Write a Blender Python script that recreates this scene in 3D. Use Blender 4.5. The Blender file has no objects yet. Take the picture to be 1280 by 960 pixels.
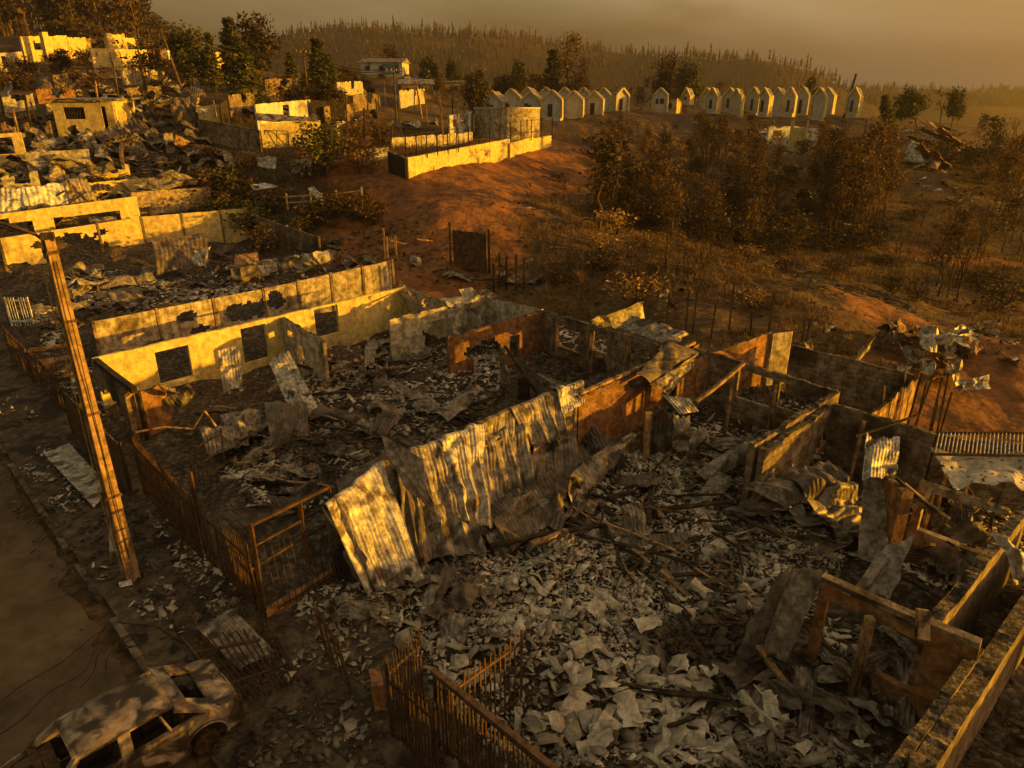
import bpy, math, random
import numpy as np
from mathutils import Vector, Matrix, noise as mnoise

R = math.radians
random.seed(7)
rng = np.random.default_rng(7)
scene = bpy.context.scene
COL = scene.collection

# ------------------------------------------------------------ camera, light, exposure
CAMH, PITCH, FPX = 11.4, R(21.8), 1280 * 24 / 36
cd = bpy.data.cameras.new('camera')
cd.lens = 24; cd.sensor_width = 36; cd.clip_start = 0.1; cd.clip_end = 6000
cam = bpy.data.objects.new('camera', cd); COL.objects.link(cam)
cam.location = (0, 0, CAMH); cam.rotation_euler = (R(90) - PITCH, 0, 0)
scene.camera = cam

SUN_AZ, SUN_EL = R(-5), R(5.6)          # direction TO the sun, angle from +x
sd = bpy.data.lights.new('sun', 'SUN')
sd.energy = 5.0; sd.angle = R(0.6); sd.color = (1.0, 0.475, 0.016)
sun = bpy.data.objects.new('sun', sd); COL.objects.link(sun)
svec = Vector((math.cos(SUN_EL) * math.cos(SUN_AZ), math.cos(SUN_EL) * math.sin(SUN_AZ), math.sin(SUN_EL)))
sun.rotation_euler = svec.to_track_quat('Z', 'Y').to_euler()
sun.location = svec * 200

world = bpy.data.worlds.new('World'); scene.world = world
world.use_nodes = True
nt = world.node_tree; nt.nodes.clear()
wo = nt.nodes.new('ShaderNodeOutputWorld')
sky = nt.nodes.new('ShaderNodeTexSky'); sky.sky_type = 'NISHITA'; sky.sun_disc = False
sky.sun_elevation = SUN_EL; sky.sun_rotation = R(90) - SUN_AZ
sky.dust_density = 6; sky.air_density = 1.5
tint = nt.nodes.new('ShaderNodeMix'); tint.data_type = 'RGBA'; tint.blend_type = 'MULTIPLY'
tint.inputs[0].default_value = 1.0; tint.inputs[7].default_value = (1.0, 0.72, 0.42, 1)
bgs = nt.nodes.new('ShaderNodeBackground'); bgs.inputs[1].default_value = 0.05
nt.links.new(sky.outputs[0], tint.inputs[6]); nt.links.new(tint.outputs[2], bgs.inputs[0])
# wildfire smoke that covers the sky: soft brown banks
tc = nt.nodes.new('ShaderNodeTexCoord')
mp = nt.nodes.new('ShaderNodeMapping'); mp.inputs['Scale'].default_value = (1.6, 1.6, 5.0)
nz = nt.nodes.new('ShaderNodeTexNoise'); nz.inputs['Scale'].default_value = 1.6; nz.inputs['Detail'].default_value = 5
nz.inputs['Distortion'].default_value = 0.4
cr = nt.nodes.new('ShaderNodeValToRGB')
cr.color_ramp.elements[0].position = 0.38; cr.color_ramp.elements[0].color = (0.0170, 0.0134, 0.0088, 1)
cr.color_ramp.elements[1].position = 0.70; cr.color_ramp.elements[1].color = (0.072, 0.0570, 0.0365, 1)
bg2 = nt.nodes.new('ShaderNodeBackground'); bg2.inputs[1].default_value = 1.0
nt.links.new(tc.outputs['Generated'], mp.inputs[0]); nt.links.new(mp.outputs[0], nz.inputs['Vector'])
sx = nt.nodes.new('ShaderNodeSeparateXYZ'); nt.links.new(tc.outputs['Generated'], sx.inputs[0])
m1 = nt.nodes.new('ShaderNodeMath'); m1.operation = 'MULTIPLY_ADD'; m1.inputs[1].default_value = .34; nt.links.new(sx.outputs[0], m1.inputs[0]); nt.links.new(nz.outputs[0], m1.inputs[2])
nt.links.new(m1.outputs[0], cr.inputs[0]); nt.links.new(cr.outputs[0], bg2.inputs[0])
add = nt.nodes.new('ShaderNodeAddShader')
nt.links.new(bgs.outputs[0], add.inputs[0]); nt.links.new(bg2.outputs[0], add.inputs[1])
nt.links.new(add.outputs[0], wo.inputs[0])

vs = scene.view_settings
vs.view_transform = 'Standard'; vs.look = 'None'; vs.gamma = 1; vs.use_curve_mapping = False
vs.exposure = 2.75
try:
    scene.cycles.use_denoising = True
    scene.cycles.max_bounces = 5; scene.cycles.volume_bounces = 1
    scene.cycles.transparent_max_bounces = 6
except Exception:
    pass

# ------------------------------------------------------------ pixels of the photo (1280x960) <-> points
CP, SP = math.cos(PITCH), math.sin(PITCH)
def uv(px, py): return (px - 640) / FPX, (py - 480) / FPX
def slope(py):
    v = (py - 480) / FPX
    return (SP + v * CP) / (CP - v * SP)
def at(px, py, d):
    u, v = uv(px, py); k = d / (CP - v * SP)
    return Vector((u * k, d, CAMH - (SP + v * CP) * k))
def atz(px, py, z):
    u, v = uv(px, py); k = (CAMH - z) / (SP + v * CP)
    return Vector((u * k, (CP - v * SP) * k, z))
def lateral(px, d, z):
    # x of the point at forward distance d, height z that projects on column px
    zc = d * CP + (CAMH - z) * SP
    return (px - 640) / FPX * zc

def sm(a, b, x):
    t = np.clip((x - a) / (b - a), 0, 1); return t * t * (3 - 2 * t)

def vnoise(x, y, seed=0):
    x = np.asarray(x, float); y = np.asarray(y, float)
    xi = np.floor(x); yi = np.floor(y); fx = x - xi; fy = y - yi
    fx = fx * fx * (3 - 2 * fx); fy = fy * fy * (3 - 2 * fy)
    def h(a, b):
        v = np.sin(a * 127.1 + b * 311.7 + seed * 74.7) * 43758.5453
        return v - np.floor(v)
    return (h(xi, yi) * (1 - fx) + h(xi + 1, yi) * fx) * (1 - fy) + (h(xi, yi + 1) * (1 - fx) + h(xi + 1, yi + 1) * fx) * fy
def fbm(x, y, seed=0, o=4):
    s = 0; a = .5
    for i in range(o):
        s = s + a * (vnoise(np.asarray(x) * 2 ** i, np.asarray(y) * 2 ** i, seed + i) * 2 - 1); a *= .5
    return s

# ------------------------------------------------------------ terrain
r2 = math.sqrt(.5)
def st(x, y): return (x + y) * r2, (y - x) * r2          # s: away from the street, t: along it
def xy(s, t): return (s - t) * r2, (s + t) * r2
ctrl = []
for s in (-14, -4, 4, 10, 16, 24):
    for t in (-28, -12, 0, 10, 20, 29):
        x, y = xy(s, t); ctrl.append((x, y, 0.0))
for q in [(0, 470, 29.5), (115, 430, 30.5), (60, 400, 33.5), (0, 400, 33), (30, 440, 30),
          (0, 355, 42), (320, 292, 55), (160, 325, 47), (250, 350, 43), (400, 320, 48), (480, 352, 42),
          (450, 300, 50), (500, 310, 45.5), (500, 260, 52), (400, 260, 50), (165, 276, 51), (260, 272, 54), (90, 285, 48),
          (0, 280, 47), (110, 168, 64), (30, 205, 58), (200, 200, 60), (0, 200, 57), (0, 140, 68), (200, 115, 88), (100, 100, 92),
          (0, 100, 88), (300, 112, 98), (380, 112, 95), (325, 182, 62), (400, 180, 63), (300, 215, 58), (250, 180, 62),
          (510, 220, 56), (600, 195, 68), (685, 178, 82), (450, 180, 74), (540, 250, 50.5), (600, 345, 40.5), (560, 300, 45), (620, 250, 54), (540, 275, 47.5),
          (450, 112, 122), (500, 95, 170), (600, 141, 130), (620, 174, 74), (700, 145, 120), (640, 147, 112), (740, 145, 116), (800, 142, 125),
          (800, 300, 50), (850, 350, 38), (870, 420, 30), (760, 345, 41), (700, 250, 60), (760, 200, 82), (700, 180, 88),
          (660, 215, 67), (900, 220, 78), (900, 300, 62), (980, 260, 74), (1050, 330, 55), (950, 380, 36), (1000, 300, 66), (1000, 188, 98), (880, 143, 125), (950, 144, 124), (1060, 147, 122),
          (1150, 205, 90), (1230, 215, 90), (1280, 200, 95), (1130, 316, 60), (1280, 322, 60), (1050, 370, 38), (1200, 440, 30.5),
          (1280, 470, 28.5), (1200, 520, 25), (1280, 520, 25), (1280, 390, 42), (1150, 360, 46), (1080, 260, 72), (1200, 160, 135),
          (0, 45, 135), (100, 48, 135), (200, 72, 140), (260, 95, 135), (-120, 60, 130), (-150, 200, 60), (-200, 350, 42),
          (350, 105, 150), (700, 139, 170), (900, 143, 170), (640, 134, 215), (900, 141, 215), (400, 110, 215), (1150, 152, 160)]:
    p = at(*q); ctrl.append(tuple(p))
for w in [(60, 40, -3), (60, 10, -4), (40, -10, -2), (60, -40, -4), (0, -60, 0), (-60, -40, 2), (-60, 0, 3), (-70, 30, 6), (90, 80, -2),
          (110, 120, 0), (120, 40, -8), (-110, 60, 16), (-130, 120, 32), (60, 160, 7)]:
    ctrl.append(w)
C = np.array(ctrl)
def _phi(r): return np.where(r > 1e-6, r * r * np.log(np.maximum(r, 1e-6)), 0)
n = len(C)
K = _phi(np.hypot(C[:, None, 0] - C[None, :, 0], C[:, None, 1] - C[None, :, 1])) + np.eye(n) * 25.0
P = np.column_stack([np.ones(n), C[:, 0], C[:, 1]])
A = np.block([[K, P], [P.T, np.zeros((3, 3))]])
W = np.linalg.solve(A, np.concatenate([C[:, 2], np.zeros(3)]))
HILLS = [(-190, 830, 96, 230, 190), (110, 860, 62, 190, 180), (262, 740, 42, 95, 110), (-130, 190, 42, 60, 60), (-360, 420, 70, 170, 150),
         (800, 1250, 50, 330, 160), (500, 1000, 40, 200, 150)]
def H(x, y, rough=True):
    x = np.asarray(x, float); y = np.asarray(y, float); shp = np.broadcast(x, y).shape
    xf = np.broadcast_to(x, shp).ravel(); yf = np.broadcast_to(y, shp).ravel()
    cx = np.clip(xf, -200, 180); cy = np.clip(yf, -90, 260)
    z = W[n] + W[n + 1] * cx + W[n + 2] * cy
    for i in range(n):
        z = z + W[i] * _phi(np.hypot(cx - C[i, 0], cy - C[i, 1]))
    d = np.hypot(xf, yf)
    w = sm(195, 290, d)
    far = np.full_like(xf, -8.0)
    for hx, hy, a, sx, sy in HILLS:
        far = far + a * np.exp(-((xf - hx) / sx) ** 2 - ((yf - hy) / sy) ** 2)
    far = far + fbm(xf / 60, yf / 60, 3) * 8
    z = np.clip(z, -12, 60) * (1 - w) + far * w
    s, t = st(xf, yf)
    flat = sm(5.6, 6.6, s)                                   # nothing rough on street and pavement
    lot = flat * (1 - sm(24, 27, s)) * (1 - sm(62, 70, t))
    if rough:
        z = z + lot * (0.22 + 0.55 * fbm(xf / 1.7, yf / 1.7, 11) + 0.12 * fbm(xf / .45, yf / .45, 17))
        z = z + sm(24, 28, s) * ((.45 + .55 * sm(4, 14, xf)) * fbm(xf / 6, yf / 6, 5) + .25 * fbm(xf / 1.3, yf / 1.3, 9, 3)) * (1 - sm(200, 300, d))
    return z.reshape(shp)
def hz(x, y): return float(H(np.array([x]), np.array([y]))[0])
def G(px, py, off=0.0, dmax=260):
    u, v = uv(px, py); dx, dy, dz = u, CP - v * SP, -(SP + v * CP)
    k = np.concatenate([np.arange(6, 60, .25), np.arange(60, dmax, 1.0)]) / dy
    zz = CAMH + dz * k; hh = H(dx * k, dy * k)
    i = np.argmax(zz < hh)
    if zz[i] >= hh[i]: i = len(k) - 1
    if i > 0:
        a, b = zz[i - 1] - hh[i - 1], zz[i] - hh[i]
        kk = k[i - 1] + (k[i] - k[i - 1]) * (a / (a - b) if a != b else 0)
    else: kk = k[0]
    return Vector((dx * kk, dy * kk, CAMH + dz * kk + off))
def gd(px, d, off=0.0):
    """ground point on picture column px at forward distance d"""
    z = 0
    for _ in range(3):
        x = lateral(px, d, z); z = hz(x, d)
    return Vector((x, d, z + off))
def top_at(p, py):
    """height a thing standing at p needs to reach picture row py"""
    return CAMH - p.y * slope(py) - p.z

# ------------------------------------------------------------ object helpers
def tag(o, label=None, cat=None, group=None, kind=None):
    if label: o['label'] = label
    if cat: o['category'] = cat
    if group: o['group'] = group
    if kind: o['kind'] = kind
    return o
def thing(name, loc, label, cat, group=None, rz=0):
    o = bpy.data.objects.new(name, None); COL.objects.link(o)
    o.empty_display_size = .3
    o.location = loc; o.rotation_euler = (0, 0, rz)
    return tag(o, label, cat, group)
class MB:
    def __init__(s): s.v = []; s.f = []; s.m = []; s.mi = 0
    def add(s, vs, fs):
        b = len(s.v); s.v += [tuple(p) for p in vs]
        s.f += [tuple(i + b for i in f) for f in fs]; s.m += [s.mi] * len(fs)
    def hexa(s, p):   # 8 pts: bottom 4, top 4
        s.add(p, [(0, 3, 2, 1), (4, 5, 6, 7), (0, 1, 5, 4), (1, 2, 6, 5), (2, 3, 7, 6), (3, 0, 4, 7)])
    def box(s, c, size, rz=0, tilt=None):
        hx, hy, h = size[0] / 2, size[1] / 2, size[2] / 2
        M = Matrix.Rotation(rz, 3, 'Z')
        if tilt is not None: M = M @ tilt
        c = Vector(c)
        s.hexa([c + M @ Vector(q) for q in ((-hx, -hy, -h), (hx, -hy, -h), (hx, hy, -h), (-hx, hy, -h), (-hx, -hy, h), (hx, -hy, h), (hx, hy, h), (-hx, hy, h))])
    def beam(s, a, b, w, h=None, w2=None):
        a = Vector(a); b = Vector(b); h = h or w; d = (b - a)
        if d.length < 1e-6: return
        d.normalize()
        up = Vector((0, 0, 1)) if abs(d.z) < .95 else Vector((1, 0, 0))
        sd_ = d.cross(up).normalized(); up = sd_.cross(d).normalized()
        k = (w2 / w) if w2 else 1
        q = []
        for p, kk in ((a, 1), (b, k)):
            for i, j in ((-1, -1), (1, -1), (1, 1), (-1, 1)):
                q.append(p + sd_ * (i * w / 2 * kk) + up * (j * h / 2 * kk))
        s.hexa(q)
    def tube(s, a, b, r0, r1=None, n=6, cap=True):
        a = Vector(a); b = Vector(b); r1 = r0 if r1 is None else r1
        d = b - a
        if d.length < 1e-6: return
        d.normalize(); up = Vector((0, 0, 1)) if abs(d.z) < .95 else Vector((1, 0, 0))
        e = d.cross(up).normalized(); f = e.cross(d)
        vs_ = []
        for p, r in ((a, r0), (b, r1)):
            for i in range(n):
                an = 2 * math.pi * i / n
                vs_.append(p + e * (math.cos(an) * r) + f * (math.sin(an) * r))
        fs = [(i, (i + 1) % n, n + (i + 1) % n, n + i) for i in range(n)]
        if cap: fs += [tuple(range(n - 1, -1, -1)), tuple(range(n, 2 * n))]
        s.add(vs_, fs)
    def path(s, pts, r, n=5, r1=None):
        for i in range(len(pts) - 1):
            a = r if r1 is None else r + (r1 - r) * i / (len(pts) - 1)
            b = r if r1 is None else r + (r1 - r) * (i + 1) / (len(pts) - 1)
            s.tube(pts[i], pts[i + 1], a, b, n)
    def grid(s, P3, keep=None):
        nv, nu = P3.shape[:2]
        fs = []
        for j in range(nv - 1):
            for i in range(nu - 1):
                if keep is not None and not keep[j, i]: continue
                a = j * nu + i; fs.append((a, a + 1, a + nu + 1, a + nu))
        s.add([tuple(p) for p in P3.reshape(-1, 3)], fs)
    def build(s, name, mats, root=None, origin=None, smooth=False):
        me = bpy.data.meshes.new(name)
        o0 = Vector((0, 0, 0))
        if root is not None and origin is None: o0 = Vector(root.location)
        elif origin is not None: o0 = Vector(origin)
        v = np.array(s.v, dtype=float).reshape(-1, 3) - np.array(o0)
        me.from_pydata([tuple(p) for p in v], [], s.f)
        if not isinstance(mats, (list, tuple)): mats = [mats]
        for m in mats: me.materials.append(m)
        if len(mats) > 1: me.polygons.foreach_set('material_index', s.m)
        if smooth: me.polygons.foreach_set('use_smooth', [True] * len(me.polygons))
        me.update()
        o = bpy.data.objects.new(name, me); COL.objects.link(o)
        if root is not None: o.parent = root
        elif origin is not None: o.location = o0
        return o
def solid(o, th, off=0):
    m = o.modifiers.new('thickness', 'SOLIDIFY'); m.thickness = th; m.offset = off
    return o
def copy_tree(o, loc, rz=0, scale=1.0, label=None, group=None, parent=None, tilt=(0, 0)):
    c = o.copy(); COL.objects.link(c)
    if parent is None:
        c.location = loc; c.rotation_euler = (tilt[0], tilt[1], rz)
        c.scale = (scale,) * 3 if not isinstance(scale, (tuple, list)) else scale
        if label: c['label'] = label
        if group: c['group'] = group
    else: c.parent = parent
    for ch in list(o.children): copy_tree(ch, None, parent=c)
    return c

# ------------------------------------------------------------ materials
def hexmat(name): 
    m = bpy.data.materials.new(name); m.use_nodes = True
    nt = m.node_tree; b = nt.nodes['Principled BSDF']; return m, nt, b
def surf(name, cols, scale=2.0, rough=.9, metal=0.0, bump=.3, bscale=None, soot=None, soot_scale=.6, soot_pos=(.5, .62), island=0.0,
         detail=6, stretch=None, brick=None, spec=.2, distort=.3, dist=.04, drips=0.0, grime=.6, gscale=3.5):
    m, nt, b = hexmat(name)
    N = nt.nodes.new; L = nt.links.new
    tc = N('ShaderNodeTexCoord'); mp = N('ShaderNodeMapping'); L(tc.outputs['Object'], mp.inputs[0])
    if stretch: mp.inputs['Scale'].default_value = stretch
    nz = N('ShaderNodeTexNoise'); nz.inputs['Scale'].default_value = scale; nz.inputs['Detail'].default_value = detail
    nz.inputs['Distortion'].default_value = distort; nz.inputs['Roughness'].default_value = .62
    L(mp.outputs[0], nz.inputs['Vector'])
    cr = N('ShaderNodeValToRGB'); L(nz.outputs[0], cr.inputs[0])
    e = cr.color_ramp.elements; k = len(cols)
    for i, c in enumerate(cols):
        pos = .3 + .4 * i / max(1, k - 1)
        if i == 0: e[0].position = pos; e[0].color = (*c, 1)
        elif i == k - 1: e[-1].position = pos; e[-1].color = (*c, 1)
        else:
            q = e.new(pos); q.color = (*c, 1)
    col = cr.outputs[0]
    def mix(a, bcol, fac, mode='MIX'):
        mx = N('ShaderNodeMix'); mx.data_type = 'RGBA'; mx.blend_type = mode
        if isinstance(fac, (int, float)): mx.inputs[0].default_value = fac
        else: L(fac, mx.inputs[0])
        L(a, mx.inputs[6])
        if isinstance(bcol, tuple): mx.inputs[7].default_value = (*bcol, 1)
        else: L(bcol, mx.inputs[7])
        return mx.outputs[2]
    hgt = nz.outputs[0]
    if brick:
        bt = N('ShaderNodeTexBrick'); bm = N('ShaderNodeMapping'); 
        # bricks on upright faces: distance along the wall, height
        sx = N('ShaderNodeSeparateXYZ'); L(tc.outputs['Object'], sx.inputs[0])
        mu = N('ShaderNodeMath'); mu.operation = 'ADD'; L(sx.outputs[0], mu.inputs[0]); L(sx.outputs[1], mu.inputs[1])
        cb = N('ShaderNodeCombineXYZ'); L(mu.outputs[0], cb.inputs[0]); L(sx.outputs[2], cb.inputs[1])
        L(cb.outputs[0], bt.inputs['Vector'])
        bt.inputs['Scale'].default_value = 1.0
        bt.inputs['Brick Width'].default_value = brick[0]; bt.inputs['Row Height'].default_value = brick[1]
        bt.inputs['Mortar Size'].default_value = brick[2]
        bt.inputs['Color1'].default_value = (1, 1, 1, 1); bt.inputs['Color2'].default_value = (.72, .7, .66, 1); bt.inputs['Mortar'].default_value = (.4, .38, .35, 1)
        col = mix(col, bt.outputs[0], .8, 'MULTIPLY')
    if soot:
        n2 = N('ShaderNodeTexNoise'); n2.inputs['Scale'].default_value = soot_scale; n2.inputs['Detail'].default_value = 7; n2.inputs['Distortion'].default_value = .5
        L(mp.outputs[0], n2.inputs['Vector'])
        r = N('ShaderNodeValToRGB'); r.color_ramp.elements[0].position = soot_pos[0]; r.color_ramp.elements[1].position = soot_pos[1]
        L(n2.outputs[0], r.inputs[0]); col = mix(col, soot, r.outputs[0])
    if drips:
        m3 = N('ShaderNodeMapping'); m3.inputs['Scale'].default_value = (2.6, 2.6, .35); L(tc.outputs['Object'], m3.inputs[0])
        n3 = N('ShaderNodeTexNoise'); n3.inputs['Scale'].default_value = 1.6; n3.inputs['Detail'].default_value = 5; L(m3.outputs[0], n3.inputs['Vector'])
        r3 = N('ShaderNodeMapRange'); r3.inputs[1].default_value = .52; r3.inputs[2].default_value = .7; r3.inputs[4].default_value = drips
        L(n3.outputs[0], r3.inputs[0]); col = mix(col, (.05, .035, .022), r3.outputs[0])
    if island:
        g = N('ShaderNodeNewGeometry'); mr = N('ShaderNodeMapRange'); mr.inputs[3].default_value = 1 - island; mr.inputs[4].default_value = 1 + island * .5
        L(g.outputs['Random Per Island'], mr.inputs[0])
        cc = N('ShaderNodeCombineColor'); L(mr.outputs[0], cc.inputs[0]); L(mr.outputs[0], cc.inputs[1]); L(mr.outputs[0], cc.inputs[2])
        col = mix(col, cc.outputs[0], 1.0, 'MULTIPLY')
    if grime:
        n4 = N('ShaderNodeTexNoise'); n4.inputs['Scale'].default_value = gscale; n4.inputs['Detail'].default_value = 9; n4.inputs['Roughness'].default_value = .72; n4.inputs['Distortion'].default_value = .25
        L(tc.outputs['Object'], n4.inputs['Vector'])
        r4 = N('ShaderNodeValToRGB'); r4.color_ramp.elements[0].position = .40; r4.color_ramp.elements[0].color = (1 - grime,) * 3 + (1,); r4.color_ramp.elements[1].position = .60; r4.color_ramp.elements[1].color = (1.15, 1.15, 1.15, 1)
        L(n4.outputs[0], r4.inputs[0]); col = mix(col, r4.outputs[0], 1.0, 'MULTIPLY')
    L(col, b.inputs['Base Color'])
    b.inputs['Roughness'].default_value = rough; b.inputs['Metallic'].default_value = metal
    b.inputs['Specular IOR Level'].default_value = spec
    if bump:
        bp = N('ShaderNodeBump'); bp.inputs['Strength'].default_value = bump; bp.inputs['Distance'].default_value = dist
        nb = N('ShaderNodeTexNoise'); nb.inputs['Scale'].default_value = bscale or scale * 6; nb.inputs['Detail'].default_value = 5
        L(tc.outputs['Object'], nb.inputs['Vector']); L(nb.outputs[0], bp.inputs['Height']); L(bp.outputs[0], b.inputs['Normal'])
    return m
M = {}
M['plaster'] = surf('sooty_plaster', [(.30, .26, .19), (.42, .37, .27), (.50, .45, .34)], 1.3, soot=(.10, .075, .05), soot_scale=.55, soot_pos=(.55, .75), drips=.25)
M['plaster_lit'] = surf('sunlit_plaster', [(.42, .32, .12), (.52, .41, .155), (.56, .45, .18)], 1.1, soot=(.2, .14, .08), soot_scale=.5, soot_pos=(.56, .76), drips=.3, grime=.35)  # lit copy of the plaster: the low sun's yellow put into its colour
M['concrete'] = surf('concrete_panel', [(.24, .19, .13), (.36, .30, .21), (.42, .36, .26)], 1.7, soot=(.09, .06, .04), soot_scale=.8, soot_pos=(.55, .72), drips=.5)
M['masonry'] = surf('burnt_masonry', [(.14, .10, .065), (.25, .185, .12), (.34, .27, .18)], 1.6, brick=(.4, .19, .012), soot=(.045, .032, .022), soot_scale=.5, soot_pos=(.48, .66), drips=.5, bump=.6)
M['brick'] = surf('clay_brick', [(.17, .085, .045), (.25, .125, .06), (.30, .18, .10)], 2.2, brick=(.3, .09, .012), soot=(.06, .04, .025), soot_scale=.7, soot_pos=(.58, .75), bump=.5)
M['block'] = surf('pale_brickwork', [(.32, .24, .14), (.42, .32, .20), (.48, .38, .25)], 2.0, brick=(.4, .14, .016), soot=(.08, .05, .03), soot_scale=.6, soot_pos=(.62, .8), bump=.5)
M['orange_wall'] = surf('orange_wall_paint', [(.22, .105, .045), (.30, .145, .06), (.28, .17, .09)], 1.4, soot=(.07, .04, .02), soot_scale=.8, soot_pos=(.5, .68), drips=.5)
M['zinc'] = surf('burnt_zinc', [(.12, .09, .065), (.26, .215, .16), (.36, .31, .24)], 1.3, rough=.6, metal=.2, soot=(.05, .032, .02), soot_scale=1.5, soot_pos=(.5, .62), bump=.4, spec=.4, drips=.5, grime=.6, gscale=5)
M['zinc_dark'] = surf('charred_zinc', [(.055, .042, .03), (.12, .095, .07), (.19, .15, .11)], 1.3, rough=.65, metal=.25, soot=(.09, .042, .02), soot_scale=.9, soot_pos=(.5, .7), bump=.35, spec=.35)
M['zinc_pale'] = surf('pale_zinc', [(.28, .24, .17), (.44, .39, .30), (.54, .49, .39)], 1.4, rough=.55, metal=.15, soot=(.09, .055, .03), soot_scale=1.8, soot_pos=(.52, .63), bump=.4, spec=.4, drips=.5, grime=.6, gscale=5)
M['rust'] = surf('rusty_iron', [(.025, .016, .01), (.07, .036, .017), (.045, .028, .018)], 6, rough=.85, bump=.4, soot=(.04, .025, .015), soot_scale=2.0)
M['iron'] = surf('burnt_iron', [(.05, .03, .018), (.10, .055, .03), (.07, .045, .03)], 5, rough=.8, bump=.3)
M['crust'] = surf('burnt_wall_crust', [(.03, .024, .018), (.12, .09, .06), (.3, .24, .17)], 7, bump=1.0, soot=(.02, .015, .01), soot_scale=2.5, grime=.8, gscale=14)
M['char'] = surf('charred_wood', [(.016, .012, .009), (.035, .026, .018), (.07, .05, .033)], 4, rough=.95, bump=.8)
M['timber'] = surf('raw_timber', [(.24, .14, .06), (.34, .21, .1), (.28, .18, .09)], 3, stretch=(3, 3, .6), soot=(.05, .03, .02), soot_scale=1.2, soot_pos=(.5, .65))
M['pole'] = surf('weathered_pole', [(.22, .13, .06), (.32, .20, .1), (.26, .17, .09)], 3, stretch=(4, 4, .35), soot=(.06, .04, .02), soot_scale=1.2, soot_pos=(.55, .72))
M['shard'] = surf('fallen_ceiling_board', [(.28, .235, .175), (.44, .38, .29), (.56, .50, .39)], 3, island=.42, grime=.25, gscale=8, soot=(.07, .05, .034), soot_scale=.28, soot_pos=(.46, .62), bump=.3)
M['ashbit'] = surf('dark_debris', [(.03, .023, .016), (.08, .06, .04), (.14, .1, .065)], 3, island=.6, bump=.4)
M['white'] = surf('white_paint', [(.45, .43, .38), (.62, .6, .54), (.7, .68, .62)], 1.5, soot=(.2, .16, .11), soot_scale=1.1, soot_pos=(.55, .7))
M['car'] = surf('burnt_car_paint', [(.09, .05, .028), (.26, .20, .14), (.40, .33, .24)], 1.6, rough=.55, metal=.15, soot=(.03, .02, .013), soot_scale=1.5, soot_pos=(.47, .56), grime=.4, bump=.25, spec=.4)
M['car_dark'] = surf('charred_car_frame', [(.02, .015, .01), (.06, .038, .022), (.11, .055, .026)], 5, rough=.8)
M['bark'] = surf('scorched_bark', [(.04, .026, .016), (.10, .065, .038), (.16, .10, .055)], 3, stretch=(2, 2, .3))
M['far_wall'] = surf('grey_gable_plaster', [(.30, .28, .24), (.42, .40, .35), (.48, .46, .4)], .6, grime=.15, gscale=.8, soot=(.12, .1, .08), soot_scale=.5, soot_pos=(.55, .72))
M['teal'] = surf('teal_paint', [(.10, .22, .22), (.13, .27, .26)], 2)
M['wire'] = surf('black_cable', [(.02, .018, .015), (.04, .033, .026)], 4, bump=0)
M['glasscap'] = surf('porcelain', [(.5, .47, .4), (.6, .56, .5)], 3, rough=.4)
def leafmat(name, a, b_, c, tr=.25):
    m, nt, b = hexmat(name); N = nt.nodes.new; L = nt.links.new
    g = N('ShaderNodeNewGeometry'); oi = N('ShaderNodeObjectInfo')
    cr = N('ShaderNodeValToRGB'); e = cr.color_ramp.elements
    e[0].color = (*a, 1); e[1].color = (*c, 1); q = e.new(.5); q.color = (*b_, 1)
    L(g.outputs['Random Per Island'], cr.inputs[0])
    hs = N('ShaderNodeHueSaturation'); mr = N('ShaderNodeMapRange'); mr.inputs[3].default_value = .7; mr.inputs[4].default_value = 1.25
    L(oi.outputs['Random'], mr.inputs[0]); L(mr.outputs[0], hs.inputs['Value']); L(cr.outputs[0], hs.inputs['Color'])
    L(hs.outputs[0], b.inputs['Base Color']); b.inputs['Roughness'].default_value = .85; b.inputs['Specular IOR Level'].default_value = .1
    tb = N('ShaderNodeBsdfTranslucent'); L(hs.outputs[0], tb.inputs[0]); mx = N('ShaderNodeMixShader'); mx.inputs[0].default_value = tr
    L(b.outputs[0], mx.inputs[1]); L(tb.outputs[0], mx.inputs[2]); L(mx.outputs[0], nt.nodes['Material Output'].inputs[0])
    return m
M['leaf_brown'] = leafmat('scorched_leaves', (.038, .024, .012), (.09, .054, .024), (.15, .093, .042))
M['leaf_dark'] = leafmat('sooty_leaves', (.018, .014, .008), (.045, .032, .016), (.08, .055, .025), .15)
M['leaf_green'] = leafmat('dull_green_leaves', (.03, .034, .012), (.06, .06, .02), (.11, .10, .035))
M['leaf_dry'] = leafmat('dry_leaves', (.12, .07, .025), (.2, .12, .045), (.3, .2, .08))

# ------------------------------------------------------------ placing helpers that use the terrain
def W_(px, py, h=0.0, rough=False, dmax=260):
    """the point seen at a pixel that lies h above the ground"""
    u, v = uv(px, py); dx, dy, dz = u, CP - v * SP, -(SP + v * CP)
    k = np.concatenate([np.arange(5, 60, .25), np.arange(60, dmax, 1.0)]) / dy
    zz = CAMH + dz * k; hh = H(dx * k, dy * k, rough) + h
    i = int(np.argmax(zz < hh))
    if zz[i] >= hh[i]: i = len(k) - 1
    kk = k[i]
    if i > 0:
        a, b = zz[i - 1] - hh[i - 1], zz[i] - hh[i]
        kk = k[i - 1] + (k[i] - k[i - 1]) * (a / (a - b) if a != b else 0)
    return Vector((dx * kk, dy * kk, CAMH + dz * kk))
def hs(x, y): return float(H(np.array([x]), np.array([y]), False)[0])
def pline(pts): return [W_(*p)[:2] if len(p) == 2 else at(*p)[:2] for p in pts]
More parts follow.
